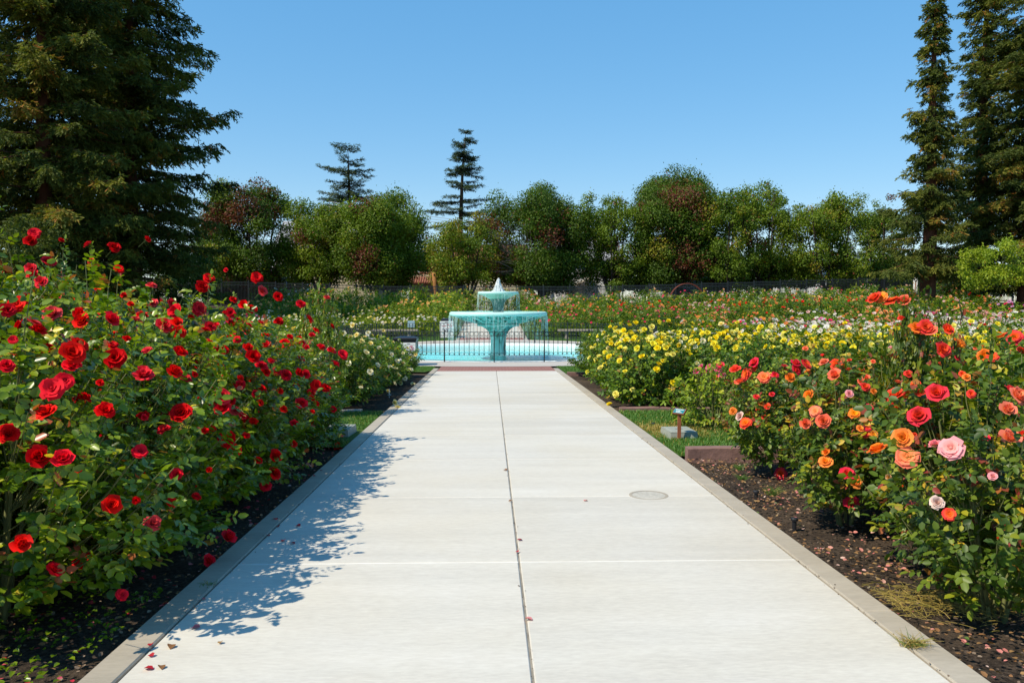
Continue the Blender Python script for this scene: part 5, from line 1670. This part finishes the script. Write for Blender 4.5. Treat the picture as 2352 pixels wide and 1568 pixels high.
def plant_sign(x, y, label, hgt=.36, tilt=.6, rz=.9, m=None, w=.18, hp=.09, post=None):
    root = empty('plant_sign', (x, y, float(g(x, y))), label, 'sign')
    MB().box((-.022, -.012, -.1), (.022, .012, hgt)).build('stake', post or M['redpost'], root)
    pl = MB().box((-w / 2, -hp / 2, -.012), (w / 2, hp / 2, .012)).build('plate', post or M['redpost'], root)
    pl.location = (0, -.01, hgt + .02)
    pl.rotation_euler = (tilt, 0, rz)
    fc = MB().box((-w / 2 + .008, -hp / 2 + .008, .0125), (w / 2 - .008, hp / 2 - .008, .016)).build('face', m or M['teal_plate'], pl)
    mb = MB()
    for i, (a, b_) in enumerate(((-.06, .06), (-.05, .02), (-.04, .05))):
        mb.box((a, .018 - i * .022, .0163), (b_, .024 - i * .022, .0175))
    mb.build('text_lines', M['white_paint'], pl)


plant_sign(2.485, 10.35, 'teal plant label on a red brown stake beside the right valve box', .36, .75, -.85)
plant_sign(wx(945, 46.2), 46.2, 'small blue grey square sign in front of the white roses behind the pool', .78, 1.25, 0, M['steel_plate'], .42, .42, M['iron'])


def valve_box(x, y, w, d, label, rz=0.0):
    root = empty('valve_box', (x, y, float(g(x, y))), label, 'valve box')
    root.rotation_euler = (0, 0, rz)
    mb = MB()

    def ringv(hw, hd, z_):
        return [(-hw, -hd, z_), (hw, -hd, z_), (hw, hd, z_), (-hw, hd, z_)]
    hw, hd = w / 2, d / 2
    V = ringv(hw * 1.08, hd * 1.08, -.05) + ringv(hw, hd, .085) + ringv(hw, hd, .10) + ringv(hw * .86, hd * .86, .10) + ringv(hw * .86, hd * .86, .088)
    Q = []
    for a in (0, 4, 8, 12):
        for i in range(4):
            j = (i + 1) % 4
            Q.append([a + i, a + j, a + 4 + j, a + 4 + i])
    mb.add(V, np.array(Q))
    mb.build('body', M['valve'], root)
    lid = MB()
    slab = ringv(hw * .85, hd * .85, .088) + ringv(hw * .85, hd * .85, .102) + ringv(hw * .82, hd * .82, .106)
    Q = []
    for a in (0, 4):
        for i in range(4):
            j = (i + 1) % 4
            Q.append([a + i, a + j, a + 4 + j, a + 4 + i])
    Q.append([8, 9, 10, 11])
    lid.add(slab, np.array(Q))
    lo = lid.build('lid', M['valve'], root)
    MB().box((-.05, -.015, .1063), (.05, .015, .108)).build('finger_slot', M['valve_dark'], lo)


valve_box(2.56, 10.68, .36, .50, 'grey green valve box in the dry grass beside the right plant sign', .05)
valve_box(-2.10, 11.05, .36, .52, 'grey green valve box in the soil beside the left lawn strip', -.04)


def timber(x0, x1, y, label, m, h_=.13):
    xm = (x0 + x1) / 2
    zs = float(g(xm, y))
    mb = MB()
    n = int((x1 - x0) / .3)
    P_ = []
    r = np.random.default_rng(int(abs(x0 * 100)))
    xx = np.linspace(x0, x1, n + 1) - xm
    V = []
    for x in xx:
        j = r.normal(0, .004, 4)
        V += [(x, -.07 + j[0], -.1), (x, -.07 + j[1], h_ + j[2] - .012), (x, -.055, h_ + j[2]), (x, .055, h_ + j[2]), (x, .07 + j[3], h_ - .012), (x, .07, -.1)]
    Q = []
    for i in range(n):
        for k_ in range(5):
            a = i * 6 + k_
            Q.append([a, a + 6, a + 7, a + 1])
    mb.add(V, np.array(Q))
    e = n * 6
    mb.Fs.append(np.array([[0, 1, 4, 5], [e + 5, e + 4, e + 1, e]]))
    mb.Fs.append(np.array([[1, 2, 3, 4], [e + 4, e + 3, e + 2, e + 1]]))
    for _ in (0, 1):
        mb.M.append(np.zeros(2, int))
        mb.T.append(np.zeros(2))
    o = mb.build('edging_timber', m)
    o.location = (xm, y, zs)
    return tag(o, label, 'timber')


timber(2.26, 6.6, 9.05, 'weathered pink edging timber between the bark mulch and the right lawn', M['timber'])
timber(2.24, 6.8, 13.68, 'pinkish edging timber in front of the yellow roses', M['timber'], .07)
timber(-6.0, -2.2, 13.65, 'grey edging timber in front of the cream roses on the left', M['timber_grey'], .05)
timber(2.22, 4.6, 22.9, 'short pinkish edging timber where the yellow bed meets the pool lawn', M['timber'], .06)


def sprinkler(x, y, label):
    root = empty('sprinkler_head', (x, y, float(g(x, y))), label, 'sprinkler', 'sprinkler heads in the ground')
    MB().lathe([(.017, -.05), (.017, .035), (.014, .036)], 12).build('riser', M['black_plastic'], root, False)
    MB().lathe([(.0, .034), (.027, .034), (.028, .05), (.022, .056), (0, .056)], 12).build('cap', M['black_plastic'], root, False)


sprinkler(2.36, 6.05, 'black sprinkler head standing in the bark mulch of the right bed')
sprinkler(2.39, 7.03, 'black sprinkler head in the mulch level with the round access cover')
sprinkler(2.42, 11.7, 'black sprinkler head in the dry grass left of the right plant sign')
rz_ = empty('riser_pipe', (-2.12, 16.7, float(g(-2.12, 16.7))), 'thin white riser pipe under the cream roses by the left kerb', 'pipe')
MB().tube([(0, 0, -.05), (0, 0, .13)], .008, 8).build('pipe', M['white_paint'], rz_)
MB().lathe([(.0, .0), (.045, .0), (.05, .012), (.0, .02)], 14).build('base_plate', M['steel_plate'], rz_)
x, y = 1.426, 7.07
mh = empty('manhole_cover', (x, y, float(g(x, y)) + .011), 'small round access cover set in the right half of the walkway', 'manhole cover')
MB().lathe([(.175, -.01), (.175, .002), (.150, .003), (.150, -.004)], 40).build('frame', M['kerb'], mh)
MB().lathe([(.149, -.006), (.149, .001), (0, .0015)], 40).build('lid', M['cast'], mh)

# ------------------------------------------------------------------ grass, litter, petals
rg = np.random.default_rng(77)


def blades(name, x0, x1, y0, y1, n, hgt, label, dry=None, keep=None, tm=.42):
    x, y = rg.uniform(x0, x1, n), rg.uniform(y0, y1, n)
    if keep is not None:
        k_ = keep(x, y)
        x, y = x[k_], y[k_]
    n = len(x)
    z = g(x, y)
    a = rg.uniform(0, 2 * PI, n)
    hh = hgt * rg.uniform(.5, 1.2, n)
    lx, ly = np.cos(a) * hh * rg.uniform(.1, .8, n), np.sin(a) * hh * rg.uniform(.1, .8, n)
    w_ = .0032 + .0018 * rg.random(n)
    bx, by = -np.sin(a) * w_, np.cos(a) * w_
    V = np.stack([np.stack([x + bx, y + by, z - .005], 1), np.stack([x - bx, y - by, z - .005], 1), np.stack([x + lx * .4 - bx * .7, y + ly * .4 - by * .7, z + hh * .6], 1), np.stack([x + lx * .4 + bx * .7, y + ly * .4 + by * .7, z + hh * .6], 1), np.stack([x + lx, y + ly, z + hh * .92], 1)], 1).reshape(-1, 3)
    o = (np.arange(n) * 5)[:, None]
    t = np.clip(rg.normal(tm, .17, n), 0, .72)
    if dry is not None:
        d_ = dry(x, y)
        t = np.where(rg.random(n) < d_, rg.uniform(.8, 1, n), t)
    mb = MB()
    mb.add(V, np.concatenate([o + np.array([[0, 1, 2, 3]])]), 0, t)
    mb.Fs.append(o + np.array([[3, 2, 4]]))
    mb.M.append(np.zeros(n, int))
    mb.T.append(t)
    return stuff(mb.build(name, [M['blade']]), label)


def dryf(x, y):
    return np.clip(1.25 - np.hypot((x - 2.5) / .75, (y - 11.2) / .75), 0, .97) + .06


blades('grass', 2.2, 6.0, 9.14, 13.58, 52000, .055, 'short green lawn grass on the right with a dry patch', dryf, lambda x, y: ~((np.abs(x - 2.56) < .21) & (np.abs(y - 10.68) < .28)))
blades('grass', -5.0, -1.83, 9.9, 13.6, 30000, .055, 'short green lawn grass on the left', lambda x, y: .05 + .3 * (y < 10.3), lambda x, y: ~((np.abs(x + 2.1) < .30) & (y < 11.5) & (y > 10.4)))
blades('grass', 2.2, 4.6, 23.0, 28.5, 26000, .05, 'lawn grass on the right in front of the pool', None, lambda x, y: np.hypot(x - FX, y - FY) > 9.25)
blades('grass', -5.0, -1.83, 24.4, 28.5, 22000, .05, 'lawn grass on the left in front of the pool', None, lambda x, y: np.hypot(x - FX, y - FY) > 9.25)
blades('grass', -9, 9, 43.5, 47.0, 30000, .07, 'lawn grass behind the pool', None, lambda x, y: (np.hypot(x - FX, y - FY) > 9.25) & (np.abs(x - .1) > 2.15))


def flat_bits(name, x, y, size, tint, mat, label, zoff=.006, curl=.5):
    n = len(x)
    P_ = np.stack([x, y, g(x, y) + zoff], 1)
    a = rg.uniform(0, 2 * PI, n)
    D = np.stack([np.cos(a), np.sin(a), rg.normal(.12, .2, n)], 1)
    N = np.stack([rg.normal(0, .3, n), rg.normal(0, .3, n), np.ones(n)], 1)
    mb = MB()
    TV = LEAF_V * np.array([1, 1.25, 2.2 * curl])
    inst(mb, TV, LEAF_F, P_, D, N, size, tint)
    return stuff(mb.build(name, [mat], smooth=True), label)


n = 5200
y = rg.uniform(3.4, 8.95, n)
x = 2.2 + rg.random(n) ** 1.2 * 3.4
k_ = rg.random(n) < .25 + .75 * (np.sin(x * 5.1 + 1.3) * np.cos(y * 3.7) + .4 * np.sin(y * 9 + x * 7) > .1)
x, y = x[k_], y[k_]
n = len(x)
flat_bits('leaf_litter', x, y, rg.uniform(.015, .04, n), np.clip(rg.normal(.4, .3, n), 0, 1), M['litter'], 'dry leaves and pink petals fallen on the right bark mulch')
n = 1100
y = rg.uniform(2.8, 10.0, n)
x = -1.83 - rg.random(n) ** 1.3 * 1.6
tt = np.where(rg.random(n) < .35, 2.0, np.clip(rg.normal(.25, .2, n), 0, .58))
k_ = tt < 1
flat_bits('leaf_litter', x[k_], y[k_], rg.uniform(.015, .04, k_.sum()), tt[k_], M['litter'], 'dry leaves fallen on the left bark mulch')
M['petal_fallen'] = leaf_mat('petal_fallen', [(0, (.32, .006, .012)), (.6, (.55, .02, .05)), (.85, (.62, .12, .15)), (1, (.7, .45, .42))], rough=.6, transl=.2)
k_ = ~k_
flat_bits('petal_litter', x[k_], y[k_], rg.uniform(.02, .04, k_.sum()), rg.random(k_.sum()) ** .8, M['petal_fallen'], 'red rose petals fallen on the left bark mulch')
n = 11000                                             # bark chips
y = rg.uniform(2.6, 9, n)
x = np.where(rg.random(n) < .6, 2.2 + rg.random(n) * 3, -1.83 - rg.random(n) * 2)
M['chip'] = leaf_mat('chip', [(0, (.02, .015, .012)), (.6, (.09, .064, .046)), (1, (.24, .18, .13))], rough=.9, spec=.1, transl=0)
flat_bits('bark_chips', x, y, rg.uniform(.01, .032, n), rg.random(n), M['chip'], 'dark bark mulch chips on the rose beds', .004, .4)
n = 700                                               # dirt and crumbs caught in the joints
y = rg.uniform(2.6, 24, n)
x = np.where(rg.random(n) < .45, XR + rg.normal(.004, .012, n), np.where(rg.random(n) < .6, XL + rg.normal(-.004, .012, n), XC + rg.normal(0, .008, n)))
flat_bits('joint_debris', x, y, rg.uniform(.004, .016, n), rg.random(n) ** .7, M['chip'], 'dark crumbs of soil and leaf caught along the walkway joints', .013, .4)
# straw of dry grass beside the right kerb
mb = MB()
for i in range(700):
    cx_, cy_ = 2.62 + rg.normal(0, .26), 4.32 + rg.normal(0, .13)
    cx_ = max(2.24, cx_)
    a, L_ = rg.uniform(0, 2 * PI), rg.uniform(.05, .17)
    t = np.linspace(-.5, .5, 4)
    z_ = float(g(cx_, cy_)) + .01 + rg.random() * .03
    mb.tube(np.stack([cx_ + L_ * t * math.cos(a), cy_ + L_ * t * math.sin(a), z_ + .015 * rg.random() * (1 - 4 * t * t)], 1), .0013, 3, 0, rg.uniform(.78, 1), cap=False)
stuff(mb.build('dry_grass', [M['blade']]), 'dry straw coloured grass clippings beside the right kerb')


def tuft(x, y, n, hgt, label, dry):
    root = empty('grass_tuft', (x, y, float(g(x, y))), label, 'grass tuft')
    mb = MB()
    for i in range(n):
        a = rg.uniform(0, 2 * PI)
        hh = hgt * rg.uniform(.4, 1)
        sp_ = rg.uniform(.3, 1.5)
        t = np.linspace(0, 1, 4)
        bx_, by_ = rg.normal(0, .025), rg.normal(0, .018)
        mb.tube(np.stack([bx_ + math.cos(a) * hh * sp_ * t ** 1.4, by_ + math.sin(a) * hh * sp_ * t ** 1.4, .008 + hh * (t - .35 * t * t)], 1), np.linspace(.002, .0006, 4), 3, 0, rg.uniform(.8, 1) if rg.random() < dry else rg.uniform(.3, .7), cap=False)
    mb.build('blades', [M['blade']], root)


tuft(2.05, 3.74, 130, .085, 'dry grass tuft growing in the joint of the right kerb', .8)
tuft(2.55, 7.05, 90, .12, 'green grass tuft in the mulch of the right bed', .1)
tuft(-1.68, 4.72, 26, .04, 'tiny weed growing in the joint of the left kerb', .4)
tuft(2.62, 8.25, 60, .10, 'bright green weed in the mulch near the pink edging timber', 0)
tuft(2.50, 7.75, 50, .08, 'small green weed in the mulch between sprinkler and edging timber', 0)
tuft(2.38, 9.3, 60, .08, 'green grass tuft beside the end of the right edging timber', .0)
n = 420
y = rg.uniform(3.2, 4.6, n)
x = -1.88 - rg.random(n) * .75
flat_bits('ground_cover', x, y, rg.uniform(.02, .04, n), rg.uniform(.25, .6, n), M['leaf_red'], 'low green weeds creeping over the soil at the left picture edge', .03, 1.0)
# individual petals and leaves lying on the paving
PET = [(650, 1243, 'r'), (668, 1246, 'r'), (690, 1208, 'r'), (460, 1440, 'p'), (505, 1478, 'y'), (640, 1210, 'r'), (612, 1229, 'r'), (725, 1092, 'r'), (735, 1080, 'r'), (700, 1105, 'r'), (345, 1483, 'r'), (352, 1507, 'r'), (330, 1535, 'r'),
       (468, 1377, 'p'), (632, 1190, 'r'), (1341, 1150, 'o'), (1190, 1268, 'r'), (1188, 1240, 'r'), (1860, 1095, 'o'), (1835, 1130, 'o'), (1890, 1145, 'o'), (1825, 1187, 'o'), (1720, 1085, 'o'), (1205, 1420, 'o'), (1176, 1150, 'b'), (1165, 1080, 'b'), (370, 1528, 'b'), (395, 1480, 'b')]
pe_me = {}
for c_, tn in (('r', .2), ('p', .85), ('y', None), ('o', .9), ('b', None)):
    mb = MB()
    inst(mb, LEAF_V * np.array([1, 1.5, 2]), LEAF_F, np.zeros((1, 3)), np.array([[1., 0, .1]]), np.array([[0, .2, 1.]]), np.array([1.0]), np.array([tn if tn is not None else (.0 if c_ == 'y' else .35)]))
    pe_me[c_] = mb.build('fallen_petal', [M['petal_fallen'] if tn is not None else M['litter']], smooth=True, link=False)
for px, py, c_ in PET:
    d = ray(px, py)
    Z = 3.0
    for _ in range(6):
        Z = (CAMZ - (float(g(0, Z)) + .014)) / -d[2]
    o = put('fallen_leaf' if c_ in 'yb' else 'fallen_petal', pe_me[c_], None, (d[0] * Z, Z, float(g(0, Z)) + .017), rnd.uniform(0, 6.28), rnd.uniform(.03, .05))
    nm_ = {'r': ('dark red rose petal lying on the walkway', 'petal'), 'p': ('pink edged rose petal lying on the walkway', 'petal'), 'o': ('salmon pink rose petal lying on the walkway', 'petal'), 'y': ('yellow orange leaf lying on the pale concrete', 'leaf'), 'b': ('brown dry leaf lying on the walkway', 'leaf')}[c_]
    tag(o, nm_[0], nm_[1], 'fallen ' + nm_[1] + 's: ' + nm_[0].split(' lying')[0])
print('BUSHES', len(BUSHES), 'OBJECTS', len(bpy.data.objects))
